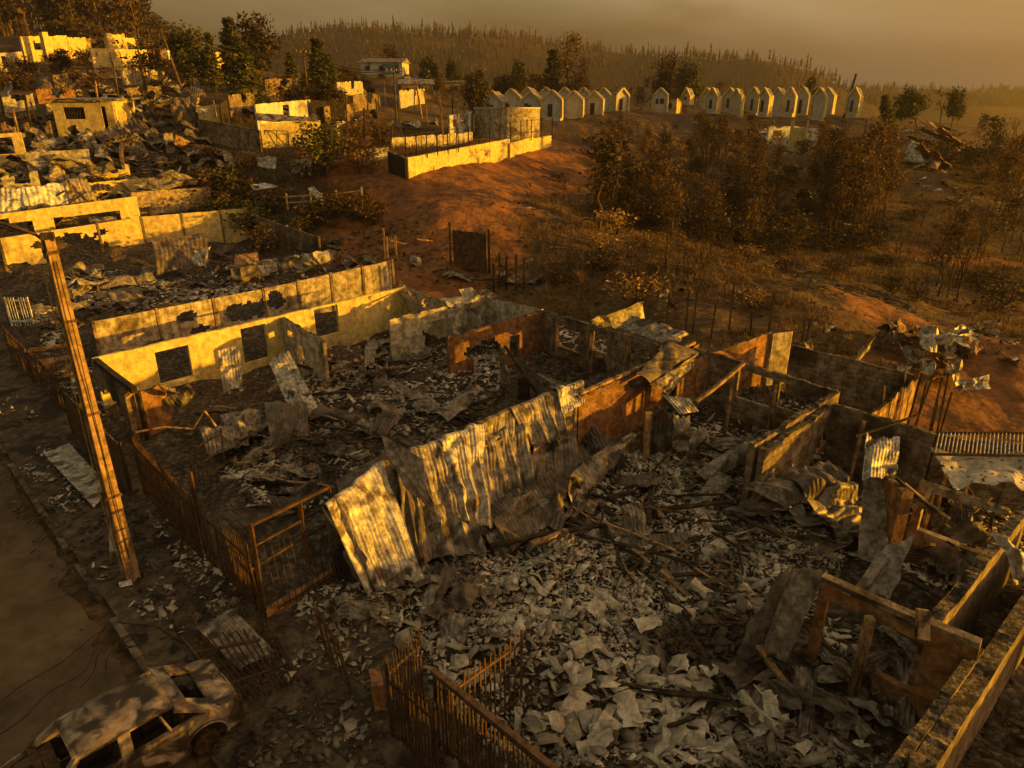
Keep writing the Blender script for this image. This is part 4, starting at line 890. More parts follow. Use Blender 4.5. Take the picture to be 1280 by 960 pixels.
for q in [
 ([(600, 640, .9), (690, 590, 1.2), (705, 640, .5), (640, 692, .3)], 'zinc_dark', 'dark bent sheet beside the bib shaped sheet at the wall foot', 5, .12),
 ([(595, 660, .7), (652, 612, 1.0), (668, 640, .5), (625, 700, .2)], 'zinc', 'curled grey sheet with a black mouth in front of the long wall', 4, .15),
 ([(700, 600, 1.2), (786, 540, 1.6), (792, 556, 1.0), (715, 640, .3)], 'zinc', 'long pale torn sheet sloping from the long wall toward the pillar', 3, .16),
 ([(775, 672, .5), (855, 664, .6), (862, 684, .3), (778, 695, .2)], 'zinc_dark', 'short ribbed sheet lying flat in the middle of the rubble', 7, .02),
 ([(862, 630, .3), (896, 586, .9), (916, 600, .7), (898, 624, .35)], 'zinc', 'leaf shaped corrugated sheet in front of the doubled walls', 6, .04),
 ([(868, 590, .7), (930, 552, 1.3), (936, 578, .8), (880, 604, .4)], 'zinc', 'broad grey sheet behind the leaf shaped one', 3, .08),
 ([(828, 494, 2.5), (862, 498, 2.5), (874, 514, 2.1), (850, 518, 2.0)], 'zinc_pale', 'small fan shaped corrugated sheet caught on top of the pillar', 7, .02),
 ([(838, 520, 1.9), (862, 520, 1.9), (862, 565, .8), (840, 562, .8)], 'zinc', 'grey sheet hanging below the fan shaped one', 3, .06),
 ([(852, 545, 1.0), (884, 540, 1.0), (878, 556, .6), (852, 570, .5)], 'zinc', 'curved grey offcut lying right of the pillar', 0, .08),
 ([(930, 612, 1.0), (990, 580, 1.6), (1020, 600, 1.3), (985, 640, .6)], 'zinc', 'large grey sheet heap crest beside the doubled charred walls', 3, .15),
 ([(985, 590, 1.6), (1040, 575, 1.7), (1060, 610, 1.2), (1010, 640, .8)], 'zinc_dark', 'buckled dark sheet right of the grey heap crest', 4, .16),
 ([(1000, 630, .9), (1055, 600, 1.3), (1075, 620, 1.0), (1030, 665, .4)], 'zinc', 'rolled grey sheet in front of the hanging grey cloth like sheet', 3, .14),
 ([(900, 640, .4), (950, 612, .8), (990, 636, .7), (940, 650, .3)], 'zinc_dark', 'low dark sheet at the left foot of the grey heap', 4, .1),
 ([(1082, 545, 3.0), (1124, 548, 3.0), (1122, 590, 2.6), (1078, 600, 2.5)], 'zinc_pale', 'pale sheet folded over the top of the orange pier', 10, .08),
 ([(1080, 590, 2.4), (1104, 588, 2.5), (1112, 705, .6), (1072, 700, .5)], 'zinc', 'long grey sheet hanging down beside the orange pier', 2, .05),
 ([(1096, 690, 1.4), (1138, 668, 1.7), (1112, 748, .8), (1062, 742, .6)], 'zinc', 'wide grey gutter like sheet sloping down below the orange pier', 2, .04),
 ([(993, 709, 2.3), (1031, 717, 2.55), (985, 828, .5), (951, 812, .4)], 'zinc', 'smooth flat sheet hanging from the corner of the window wall', 1, .02),
 ([(978, 712, 2.0), (994, 709, 2.3), (952, 813, .4), (905, 842, .1)], 'zinc_dark', 'narrow folded strip left of the smooth hanging sheet', 1, .03),
 ([(980, 668, .8), (1030, 692, .7), (1064, 684, .6), (1030, 676, .9)], 'zinc_dark', 'thin curved sheet lying left of the grey gutter like sheet', 2, .06),
 ([(905, 848, .3), (1000, 862, .3), (1000, 892, .2), (930, 872, .2)], 'zinc_dark', 'long dark flat sheet below the smooth hanging sheet', 3, .05),
 ([(960, 850, .4), (1050, 868, .4), (1074, 900, .3), (1000, 880, .3)], 'zinc_dark', 'second dark flat sheet running toward the window wall', 4, .06),
 ([(1238, 664, 2.9), (1262, 680, 2.8), (1290, 716, 2.5), (1270, 730, 2.3)], 'zinc_pale', 'pale cloth like sheet hooked over the far right wall top', 2, .1),
 ([(545, 700, .7), (556, 706, .8), (535, 784, .2), (523, 780, .2)], 'zinc', 'long gutter strip standing against the drape foot', 0, .02),
 ([(556, 702, .6), (570, 712, .6), (540, 778, .2), (528, 772, .2)], 'zinc_dark', 'second gutter strip right of the first at the drape foot', 0, .02),
 ([(575, 728, .9), (603, 732, .9), (590, 764, .6), (556, 760, .5)], 'zinc_dark', 'brown square sheet bent over the rubble below the gutter strips', 2, .04),
 ([(553, 762, .5), (592, 764, .6), (580, 812, .2), (545, 816, .2)], 'zinc', 'crushed lower half of the brown bent sheet', 3, .08),
 ([(418, 746, .5), (486, 756, .4), (488, 766, .3), (422, 760, .4)], 'zinc', 'long flat grey strip on the rubble inside the gate frame', 2, .02),
 ([(420, 600, .5), (490, 560, .7), (492, 585, .4), (424, 622, .2)], 'zinc_dark', 'flat dark sheet lying behind the lower end of the long wall', 5, .05),
 ([(545, 515, .6), (585, 484, .9), (606, 486, .8), (560, 528, .3)], 'zinc', 'pointed grey board like sheet lying in the second house', 2, .05),
 ([(480, 540, .5), (512, 552, .5), (520, 566, .3), (476, 554, .3)], 'zinc_dark', 'dark plank shaped sheet left of the pointed one', 2, .05),
 ([(272, 437, 2.2), (300, 432, 2.3), (304, 486, .8), (280, 492, .6)], 'zinc_pale', 'upright corrugated sheet with golden stripes leaning on the cream wall', 7, .05),
 ([(335, 450, 1.9), (362, 440, 2.2), (398, 510, .9), (365, 520, .8)], 'zinc_pale', 'tall twisted corrugated sheet glowing at its top in the left house', 7, .08),
 ([(330, 500, 1.2), (384, 505, 1.1), (388, 550, .4), (340, 560, .4)], 'zinc_dark', 'dark curled corrugated sheet below the tall twisted one', 8, .2),
 ([(276, 522, 1.1), (334, 505, 1.3), (338, 530, .8), (290, 548, .6)], 'zinc', 'flat topped grey sheet in the left house rubble', 3, .1),
 ([(250, 538, .9), (306, 522, 1.1), (312, 556, .5), (262, 574, .4)], 'zinc', 'round bellied pale corrugated sheet behind the small leaning grille', 8, .08),
 ([(205, 500, 1.4), (236, 480, 1.8), (244, 492, 1.4), (220, 520, .8)], 'zinc_dark', 'small ribbed scrap leaning right of the orange brick panel', 4, .05),
 ([(195, 478, 2.2), (220, 484, 2.0), (228, 500, 1.5), (206, 494, 1.7)], 'zinc', 'little curled scrap on top of the orange brick panel', 0, .08),
 ([(276, 640, .9), (330, 628, 1.0), (372, 640, .6), (300, 662, .4)], 'zinc_dark', 'flat sheet just inside the picket fence', 4, .05),
 ([(330, 620, .6), (395, 600, .8), (400, 616, .5), (350, 640, .4)], 'zinc_dark', 'long low sheet behind the orange gate frame', 4, .08),
 ([(500, 350+0, 2.0), (520, 372, 2.5), (516, 378, 2.4), (498, 366, 2.3)], 'timber', 'small warped board on the back wall corner', 0, .02),
 ([(548, 372, 2.7), (606, 370, 2.5), (600, 378, 2.4), (562, 384, 2.5)], 'zinc_pale', 'warped lit flashing strip lying along the partition wall top', 0, .05),
 ([(556, 380, 2.5), (570, 376, 2.6), (578, 412, 1.7), (568, 418, 1.6)], 'zinc', 'limp strip of sheet drooping from the partition wall', 0, .04),
 ([(573, 362, 3.0), (590, 359, 3.0), (600, 370, 2.6), (580, 374, 2.5)], 'zinc_pale', 'left of two small lit sheets on the back wall', 4, .02),
 ([(597, 364, 2.8), (606, 359, 3.0), (622, 370, 2.5), (612, 374, 2.4)], 'zinc', 'right of two small lit sheets on the back wall', 3, .02),
 ([(458, 422, 1.6), (472, 424, 1.6), (467, 458, .7), (455, 460, .7)], 'zinc', 'small dark scoop shaped sheet standing under the cream wall', 3, .05),
 ([(412, 456, .8), (456, 446, .9), (458, 452, .6), (414, 466, .5)], 'zinc', 'rolled pale tube of sheet on the floor of the first house', 0, .1),
 ([(672, 468, 1.2), (712, 478, 1.1), (730, 492, .7), (690, 486, .8)], 'zinc', 'grey sheet lying behind the upper end of the drapes', 7, .04),
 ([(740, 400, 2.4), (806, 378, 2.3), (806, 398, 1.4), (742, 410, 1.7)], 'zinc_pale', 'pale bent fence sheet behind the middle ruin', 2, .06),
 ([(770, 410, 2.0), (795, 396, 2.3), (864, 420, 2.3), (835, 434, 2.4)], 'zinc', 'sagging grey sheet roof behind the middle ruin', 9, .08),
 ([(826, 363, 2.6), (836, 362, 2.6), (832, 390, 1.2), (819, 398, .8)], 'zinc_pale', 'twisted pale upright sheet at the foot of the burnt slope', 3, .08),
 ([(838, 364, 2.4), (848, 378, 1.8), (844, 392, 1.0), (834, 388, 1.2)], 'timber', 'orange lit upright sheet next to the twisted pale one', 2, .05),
 ([(796, 467, 2.7), (835, 430, 2.9), (872, 440, 2.6), (812, 478, 2.4)], 'zinc_dark', 'charred lath panel collapsed on the upper end of the middle wall', 0, .06),
 ([(812, 480, 2.3), (872, 442, 2.6), (860, 462, 2.0), (836, 494, 1.7)], 'zinc', 'torn grey sheet hanging under the lath panel', 2, .08),
 ([(190, 300, 2.4), (258, 292, 2.0), (262, 330, .8), (196, 345, .5)], 'zinc_dark', 'tall bent corrugated sheet standing in front of the yellow fence', 12, .10),
 ([(238, 315, 1.7), (262, 308, 1.9), (258, 334, .8), (240, 330, .9)], 'zinc_pale', 'pale folded corner sheet right of the tall bent one', 2, .08),
 ([(118, 350, .8), (190, 340, 1.0), (195, 350, .6), (122, 362, .4)], 'zinc', 'long ribbed tube like sheet lying left of the tall bent one', 5, .06),
 ([(120, 368, .6), (150, 360, 1.0), (192, 374, .7), (160, 386, .3)], 'zinc', 'v shaped folded sheet on the rubble near the panel fence', 3, .12),
 ([(288, 336, 1.2), (322, 330, 1.3), (325, 350, .3), (290, 355, .3)], 'zinc_dark', 'dull box like sheet left of the three upright pale sheets', 2, .08),
 ([(318, 328, 1.3), (345, 323, 1.4), (348, 342, .5), (322, 348, .4)], 'zinc_pale', 'leftmost of three upright pale sheets behind the panel fence', 2, .07),
 ([(346, 323, 1.4), (374, 318, 1.5), (380, 336, .6), (352, 342, .5)], 'zinc', 'middle one of three upright pale sheets behind the panel fence', 2, .07),
 ([(376, 318, 1.4), (412, 312, 1.5), (420, 328, .6), (382, 336, .5)], 'zinc_pale', 'rightmost of three upright pale sheets behind the panel fence', 2, .1),
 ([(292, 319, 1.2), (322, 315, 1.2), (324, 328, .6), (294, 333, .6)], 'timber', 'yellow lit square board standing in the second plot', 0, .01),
 ([(432, 336, 2.1), (450, 332, 2.1), (448, 352, 1.2), (434, 354, 1.3)], 'zinc_pale', 'small white cloth like sheet hung on the panel fence', 5, .04),
 ([(-6, 237, 1.9), (32, 234, 2.0), (40, 268, .4), (-6, 276, .3)], 'white', 'white flaking sheet at the left edge behind the concrete frame', 4, .05),
 ([(32, 234, 2.0), (82, 228, 2.0), (90, 262, .5), (40, 268, .4)], 'white', 'second white flaking sheet behind the concrete frame', 5, .05),
 ([(80, 228, 2.1), (108, 222, 2.2), (124, 258, .4), (90, 264, .4)], 'zinc', 'grey streaked sheet right of the white flaking ones', 6, .1),
 ([(168, 232, 2.0), (214, 212, 2.6), (250, 228, 2.0), (200, 240, 1.7)], 'zinc', 'large smooth grey sheet lying over the cream wall', 6, .08),
 ([(52, 196, .9), (110, 188, 1.0), (118, 208, .3), (48, 210, .3)], 'zinc', 'low wide sheet below the yellow house', 4, .1),
 ([(152, 122, 2.8), (166, 120, 2.8), (170, 146, .5), (152, 150, .5)], 'zinc_pale', 'pointed pale sheet standing right of the yellow house', 2, .12),
 ([(176, 126, 2.5), (192, 124, 2.5), (196, 150, .6), (182, 152, .5)], 'zinc', 'narrow upright grey sheet above the scrap heap', 2, .12),
 ([(192, 128, 2.6), (212, 124, 2.7), (216, 152, .5), (194, 152, .5)], 'zinc', 'broad upright grey sheet in the middle of the upper scrap heap', 2, .14),
 ([(212, 122, 2.7), (245, 122, 2.6), (246, 156, .4), (218, 158, .4)], 'zinc_dark', 'big dark rounded sheet at the right end of the upper scrap heap', 2, .2),
 ([(180, 172, 1.0), (212, 166, 1.3), (218, 174, .6), (184, 182, .3)], 'zinc_pale', 'bright triangular sheet in front of the upper scrap heap', 0, .08),
 ([(40, 178, .9), (68, 172, 1.1), (72, 184, .5), (42, 188, .4)], 'zinc_pale', 'smooth pale mound of sheet left below the yellow house', 0, .12),
 ([(95, 168, 1.5), (112, 160, 1.9), (128, 190, .5), (108, 196, .4)], 'zinc', 'tilted grey sheet right under the yellow house', 3, .1),
 ([(135, 160, 1.6), (150, 156, 1.8), (168, 182, .5), (150, 188, .4)], 'zinc', 'tilted pale sheet between the yellow house and the bright triangle', 3, .1),
 ([(160, 172, 1.3), (172, 166, 1.6), (184, 188, .5), (170, 194, .3)], 'zinc', 'sharp folded sheet left of the bright triangle', 2, .1),
 ([(312, 231, 2.0), (330, 228, 2.1), (349, 233, 2.0), (318, 238, 1.9)], 'white', 'small white awning on posts in the left garden', 0, .02),
 ([(320, 196, 1.5), (346, 196, 1.5), (344, 212, .5), (322, 208, .5)], 'white', 'pale cloth half hidden by the green bushes', 2, .05),
 ([(363, 200, 2.0), (390, 198, 2.0), (389, 220, .4), (364, 216, .4)], 'white', 'white rectangular board on the left garden slope', 0, .02),
 ([(384, 235, 1.9), (392, 233, 1.9), (414, 255, .5), (408, 262, .3)], 'white', 'bright white diagonal board like a slide in the left garden', 0, .01),
 ([(1060, 465, 1.3), (1075, 436, 2.2), (1094, 419, 3.4), (1084, 440, 1.9)], 'zinc_pale', 'pale blade of sheet sticking up from the dark yard', 0, .02),
 ([(1003, 428, .8), (1015, 424, .9), (1016, 434, .3), (1004, 438, .2)], 'zinc', 'scrap leaning behind the dark yard', 0, .05),
 ([(1034, 412, .9), (1048, 408, 1.0), (1048, 418, .3), (1036, 420, .3)], 'zinc_pale', 'torn pale scrap on the black heap behind the yard', 0, .05),
 ([(1020, 428, .5), (1056, 434, .5), (1056, 438, .3), (1024, 434, .3)], 'zinc', 'low curved pale scrap above the dark yard wall', 0, .04),
 ([(54, 566, .5), (86, 553, .5), (138, 610, .3), (117, 634, .25)], 'zinc_pale', 'flat corrugated sheet lying alone on the pavement by the street pole', 11, .01),
 ([(243, 782, .5), (292, 762, .7), (345, 815, .3), (300, 838, .25)], 'zinc', 'corrugated sheet under the fallen grille behind the car', 11, .02),
 ([(136, 636, 1.0), (150, 640, 1.0), (150, 690, .2), (139, 700, .15)], 'zinc', 'narrow grey scrap leaning behind the base of the street pole', 0, .03),
 ([(148, 728, .2), (164, 724, .25), (166, 731, .2), (150, 734, .15)], 'white', 'small pale block shaped scrap at the base of the street pole', 0, .0),
 ([(35, 384, .8), (52, 378, .9), (66, 394, .5), (48, 400, .3)], 'zinc', 'small square corrugated sheet in the leftmost plot', 6, .02),
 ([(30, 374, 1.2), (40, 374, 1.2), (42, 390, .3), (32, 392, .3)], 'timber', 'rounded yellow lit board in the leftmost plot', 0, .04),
]:
    c, mt, lab, corr, cr_ = q
    small = abs(c[0][0] - c[2][0]) + abs(c[0][1] - c[2][1]) < 45
    nm = 'board' if mt in ('white', 'timber') else 'roofing_sheet'
    sheet(c, mt, lab, name=nm, cat='board' if nm == 'board' else 'roofing sheet', corr=corr, crumple=cr_, seed=hash(lab) % 1 + len(lab) + int(c[0][0]), curl=cr_ * 1.2, nv=8 if small else 16, torn=.03 if cr_ < .03 else .12)

# scrap heap at the right back: many light metal bits, and the wood heap on the spur
def bits(name, cx, cy, n_, spread, size, mt, label, cat, rise=1.0, h0=.2, seed=0, long_=1.0, kind=None, group=None):
    rr = random.Random(seed); out = []
    for i in range(n_):
        a = rr.gauss(0, 1), rr.gauss(0, 1)
        px, py = cx + a[0] * spread[0], cy + a[1] * spread[1]
        p = W_(px, py, h0); p.z += rr.uniform(0, rise) * math.exp(-(a[0] ** 2 + a[1] ** 2) / 2)
        s = size * rr.uniform(.5, 1.5); yaw = rr.uniform(0, 6.28); el = rr.uniform(-.5, .7)
        e1 = Vector((math.cos(yaw) * math.cos(el), math.sin(yaw) * math.cos(el), math.sin(el))) * s * long_
        e2 = Vector((-math.sin(yaw), math.cos(yaw), rr.uniform(-.6, .6))) * s * .5
        P_ = sheet_pts([p - e1 / 2, p + e1 / 2, p + e1 / 2 + e2, p - e1 / 2 + e2], corr=0, crumple=.10 * s, seed=seed + i, nu=6, nv=5, torn=.3, curl=rr.uniform(-.2, .2) * s)
        mb = MB(); mb.grid(P_); o = mb.build(name, M[mt if not isinstance(mt, tuple) else rr.choice(mt)], None, p); solid(o, .02); tag(o, label, cat, group); out.append(o)
    return out
bits('metal_scrap', 1180, 442, 34, (30, 15), 1.1, ('zinc_pale', 'zinc', 'timber'), 'torn light metal scrap in the heap beside the red track at right', 'metal scrap', 1.2, seed=3, group='scrap heap by the right-hand track')
bits('metal_scrap', 1120, 428, 10, (14, 7), 1.0, ('zinc', 'timber'), 'torn light metal scrap in the heap beside the red track at right', 'metal scrap', 1.0, seed=4, group='scrap heap by the right-hand track')
sheet([(1196, 478, .5), (1236, 468, .7), (1240, 486, .3), (1200, 488, .2)], 'zinc_pale', 'pale rounded slab like sheet at the lower edge of the right scrap heap', corr=0, crumple=.1, seed=5)
bits('metal_scrap', 110, 195, 30, (55, 12), 1.9, ('zinc_pale', 'zinc', 'timber', 'zinc'), 'crumpled scrap among the hillside ruins below the yellow house', 'metal scrap', 1.2, seed=6, group='crumpled scrap below the yellow house')
bits('metal_scrap', 190, 135, 16, (35, 10), 1.8, ('zinc_pale', 'zinc', 'zinc_dark'), 'crumpled scrap in the upper heap right of the yellow house', 'metal scrap', 1.5, seed=7, group='crumpled scrap right of the yellow house')
bits('metal_scrap', 120, 122, 12, (35, 5), 1.6, ('zinc_pale', 'zinc'), 'roof scrap scattered above the yellow house', 'metal scrap', 1.0, seed=8, group='roof scrap above the yellow house')
bits('metal_scrap', 60, 212, 14, (45, 8), 1.6, ('zinc_pale', 'zinc', 'timber'), 'torn scrap between the square frame and the white flaking sheets', 'metal scrap', .8, seed=9, group='scrap left of the hillside ruins')
bits('metal_scrap', 1165, 190, 26, (22, 14), 2.2, ('zinc_pale', 'timber', 'zinc_dark'), 'plank and sheet scrap of the collapsed hut on the right-hand spur', 'scrap', 2.5, seed=10, long_=1.8, group='collapsed hut scrap on the right spur')
bits('metal_scrap', 985, 172, 8, (20, 8), 1.6, ('white', 'plaster_lit'), 'pale scrap strewn round the white bungalow', 'scrap', .8, seed=11, group='pale scrap round the bungalow')
bits('metal_scrap', 540, 158, 12, (60, 6), 1.4, ('zinc_pale', 'plaster_lit', 'zinc'), 'small pale scrap strewn in the fenced yard', 'scrap', .6, seed=12, group='scrap in the fenced yard')
bits('metal_scrap', 130, 92, 14, (60, 10), 1.5, ('zinc', 'timber', 'plaster_lit'), 'rubble scrap on the slope below the upper terrace', 'scrap', .6, seed=13, long_=1.6, group='scrap below the upper terrace')
rr = random.Random(12)
for i in range(16):
    a = W_(1120 + rr.uniform(0, 75), 160 + rr.uniform(0, 40), .2); an = rr.uniform(0, 6.28); l = rr.uniform(2.5, 5)
    mb = MB(); mb.beam(a, a + Vector((math.cos(an) * l, math.sin(an) * l, rr.uniform(.3, 2.2))), .14, .1)
    tag(mb.build('fallen_pole', M[rr.choice(['timber', 'char'])], None, a), 'fallen rafter pole of the collapsed hut on the right-hand spur', 'rafter', 'rafters of the collapsed hut')

# ------------------------------------------------------------ random roofing sheets and charred planks strewn through the plots
protos = []
for i in range(9):
    w, l = random.uniform(.7, 1.0), random.uniform(1.2, 2.6)
    P_ = sheet_pts([Vector((-l / 2, -w / 2, .0)), Vector((l / 2, -w / 2, .1)), Vector((l / 2, w / 2, .05)), Vector((-l / 2, w / 2, .12))], corr=0 if i % 3 == 2 else 0, crumple=.04 + .02 * (i % 3), curl=random.uniform(-.08, .22), seed=100 + i, nv=22, nu=16, torn=.25)
    P_[..., 2] += (.022 * np.sin(np.linspace(0, 1, P_.shape[0]) * random.choice([6, 8, 9]) * 2 * np.pi))[:, None]
    mb = MB(); mb.grid(P_)
    o = mb.build('roofing_sheet', M[['zinc', 'zinc_dark', 'zinc_dark', 'zinc'][i % 4]]); solid(o, .006); o['category'] = 'roofing sheet'; protos.append(o)
used = set()
def scatter_sheet(poly, n_, label, group, s=(.7, 1.2), tilt=.35, seed=1):
    rr = random.Random(seed)
    for k in range(n_):
        a, b_, c_, d_ = poly; u, v = rr.random(), rr.random()
        px = (a[0] * (1 - u) + b_[0] * u) * (1 - v) + (d_[0] * (1 - u) + c_[0] * u) * v; py = (a[1] * (1 - u) + b_[1] * u) * (1 - v) + (d_[1] * (1 - u) + c_[1] * u) * v
        p = W_(px, py, 0); p.z = hz(p.x, p.y) + rr.uniform(.02, .22); i = rr.randrange(len(protos)); pr = protos[i]
        if i in used: o = pr.copy(); COL.objects.link(o)
        else: o = pr; used.add(i)
        o.location = p; o.rotation_euler = (rr.uniform(-tilt, tilt), rr.uniform(-tilt, tilt), rr.uniform(0, 6.28)); q = rr.uniform(*s); o.scale = (q, q * rr.uniform(.6, 1.1), q)
        tag(o, label, 'roofing sheet', group)
scatter_sheet([(255, 530), (470, 470), (560, 520), (330, 640)], 26, 'buckled roofing sheet in the rubble between the cream wall and the draped wall', 'sheets in the left house rubble', seed=2)
scatter_sheet([(300, 480), (500, 400), (540, 450), (400, 500)], 10, 'buckled roofing sheet on the floor along the cream wall', 'sheets along the cream wall', seed=3)
scatter_sheet([(560, 680), (720, 560), (930, 560), (780, 720)], 24, 'buckled dark roofing sheet in the rubble right of the draped wall', 'sheets right of the draped wall', seed=4)
scatter_sheet([(700, 480), (840, 450), (900, 540), (760, 560)], 6, 'roofing sheet scrap lying beside the middle pillar', 'sheets beside the pillar', seed=5)
scatter_sheet([(950, 600), (1070, 580), (1080, 690), (980, 700)], 14, 'crushed grey roofing sheet in the heap right of the doubled walls', 'sheets right of the doubled walls', seed=6)
scatter_sheet([(880, 840), (1020, 840), (1100, 950), (900, 950)], 7, 'dark roofing sheet among the boards in front of the window wall', 'sheets before the window wall', seed=7)
scatter_sheet([(430, 700), (600, 700), (640, 800), (440, 790)], 9, 'bent strip of roofing sheet at the foot of the brightest drape', 'sheets at the drape foot', s=(.4, .9), seed=8)
scatter_sheet([(60, 340), (440, 310), (470, 335), (90, 400)], 34, 'bent roofing sheet in the plot behind the panel fence', 'sheets behind the panel fence', seed=9)
scatter_sheet([(0, 235), (260, 215), (300, 270), (0, 300)], 22, 'bent roofing sheet in the hillside plots above the yellow fence', 'sheets above the yellow fence', seed=10, tilt=.6, s=(1, 1.6))
scatter_sheet([(0, 165), (240, 130), (250, 180), (0, 230)], 40, 'crumpled roofing sheet among the upper hillside ruins', 'sheets among the upper ruins', seed=11, tilt=.9, s=(1.2, 2.2))
scatter_sheet([(1120, 690), (1180, 640), (1260, 640), (1180, 760)], 6, 'dark roofing sheet inside the collapsed far right room', 'sheets in the far right room', seed=12)
scatter_sheet([(470, 320), (640, 330), (760, 380), (560, 350)], 7, 'flat roofing sheet on the earth behind the back wall', 'sheets behind the back wall', seed=13, s=(.5, .9))
scatter_sheet([(0, 120), (240, 108), (280, 130), (0, 160)], 24, 'crumpled roofing sheet on the slope above the yellow house', 'sheets above the yellow house', seed=31, tilt=.9, s=(1.2, 2.2))
scatter_sheet([(290, 130), (470, 115), (480, 165), (300, 150)], 20, 'roofing sheet lying among the sheds of the left slope', 'sheets among the sheds', seed=32, tilt=.7, s=(1.0, 1.8))
scatter_sheet([(200, 170), (300, 200), (300, 240), (180, 215)], 12, 'roofing sheet in the dark hollow left of the garden', 'sheets in the dark hollow', seed=33, tilt=.6, s=(1.0, 1.6))
scatter_sheet([(1040, 780), (1190, 830), (1110, 930), (1000, 880)], 9, 'dark roofing sheet on the floor inside the window wall room', 'sheets inside the window wall room', seed=61, s=(.5, .9)) if True else None
for i, pr in enumerate(protos):
    if i not in used: bpy.data.objects.remove(pr)
# charred planks
pl = []
for i in range(6):
    mb = MB(); l = 1.2 + .45 * i; k = 5
    pts = [Vector((-l / 2 + l * j / k, .03 * math.sin(j * 1.7 + i), .02 * math.cos(j * 2.1 + i))) for j in range(k + 1)]
    w0 = random.uniform(.08, .2)
    for j in range(k): mb.beam(pts[j], pts[j + 1], w0 * (1 - .06 * j), .035 if i % 2 else .07)
    o = mb.build('plank', M['char' if i % 3 else 'timber']); o['category'] = 'plank'; pl.append(o)
usedp = set()
def scatter_plank(poly, n_, label, group, seed=1, tilt=.3, s=(.6, 1.2)):
    rr = random.Random(seed)
    for k in range(n_):
        a, b_, c_, d_ = poly; u, v = rr.random(), rr.random()
        px = (a[0] * (1 - u) + b_[0] * u) * (1 - v) + (d_[0] * (1 - u) + c_[0] * u) * v; py = (a[1] * (1 - u) + b_[1] * u) * (1 - v) + (d_[1] * (1 - u) + c_[1] * u) * v
        p = W_(px, py, 0); p.z = hz(p.x, p.y) + rr.uniform(.1, .35); i = rr.randrange(6)
        if i in usedp: o = pl[i].copy(); COL.objects.link(o)
        else: o = pl[i]; usedp.add(i)
        o.location = p; o.rotation_euler = (0, rr.uniform(-tilt, tilt), rr.uniform(0, 6.28)); q = rr.uniform(*s); o.scale = (q, q, q); tag(o, label, 'plank', group)
scatter_plank([(255, 530), (500, 440), (640, 500), (330, 640)], 45, 'charred plank in the rubble left of the draped wall', 'planks left of the draped wall', 2)
scatter_plank([(560, 690), (720, 560), (1000, 600), (900, 760)], 70, 'charred plank in the rubble right of the draped wall', 'planks right of the draped wall', 3)
scatter_plank([(900, 830), (1060, 840), (1120, 950), (700, 950)], 12, 'charred plank among the pale boards at the bottom', 'planks at the bottom', 4)
scatter_sheet([(0, 380), (60, 370), (110, 430), (60, 460)], 10, 'bent roofing sheet in the leftmost plot behind the lattice fence', 'sheets in the leftmost plot', seed=41) if False else None
scatter_plank([(60, 340), (440, 310), (470, 335), (90, 400)], 30, 'charred plank in the plot behind the panel fence', 'planks behind the panel fence', 5)
scatter_plank([(1090, 620), (1200, 580), (1270, 680), (1140, 780)], 18, 'charred plank in the collapsed right-hand rooms', 'planks in the right rooms', 6, tilt=.7)
scatter_plank([(470, 290), (640, 320), (760, 380), (470, 340)], 12, 'charred plank on the earth behind the back wall', 'planks behind the back wall', 7)
scatter_plank([(0, 200), (280, 170), (300, 250), (0, 290)], 30, 'charred plank strewn over the left hillside plots', 'planks on the left hillside', 8, tilt=.6, s=(1, 1.8))

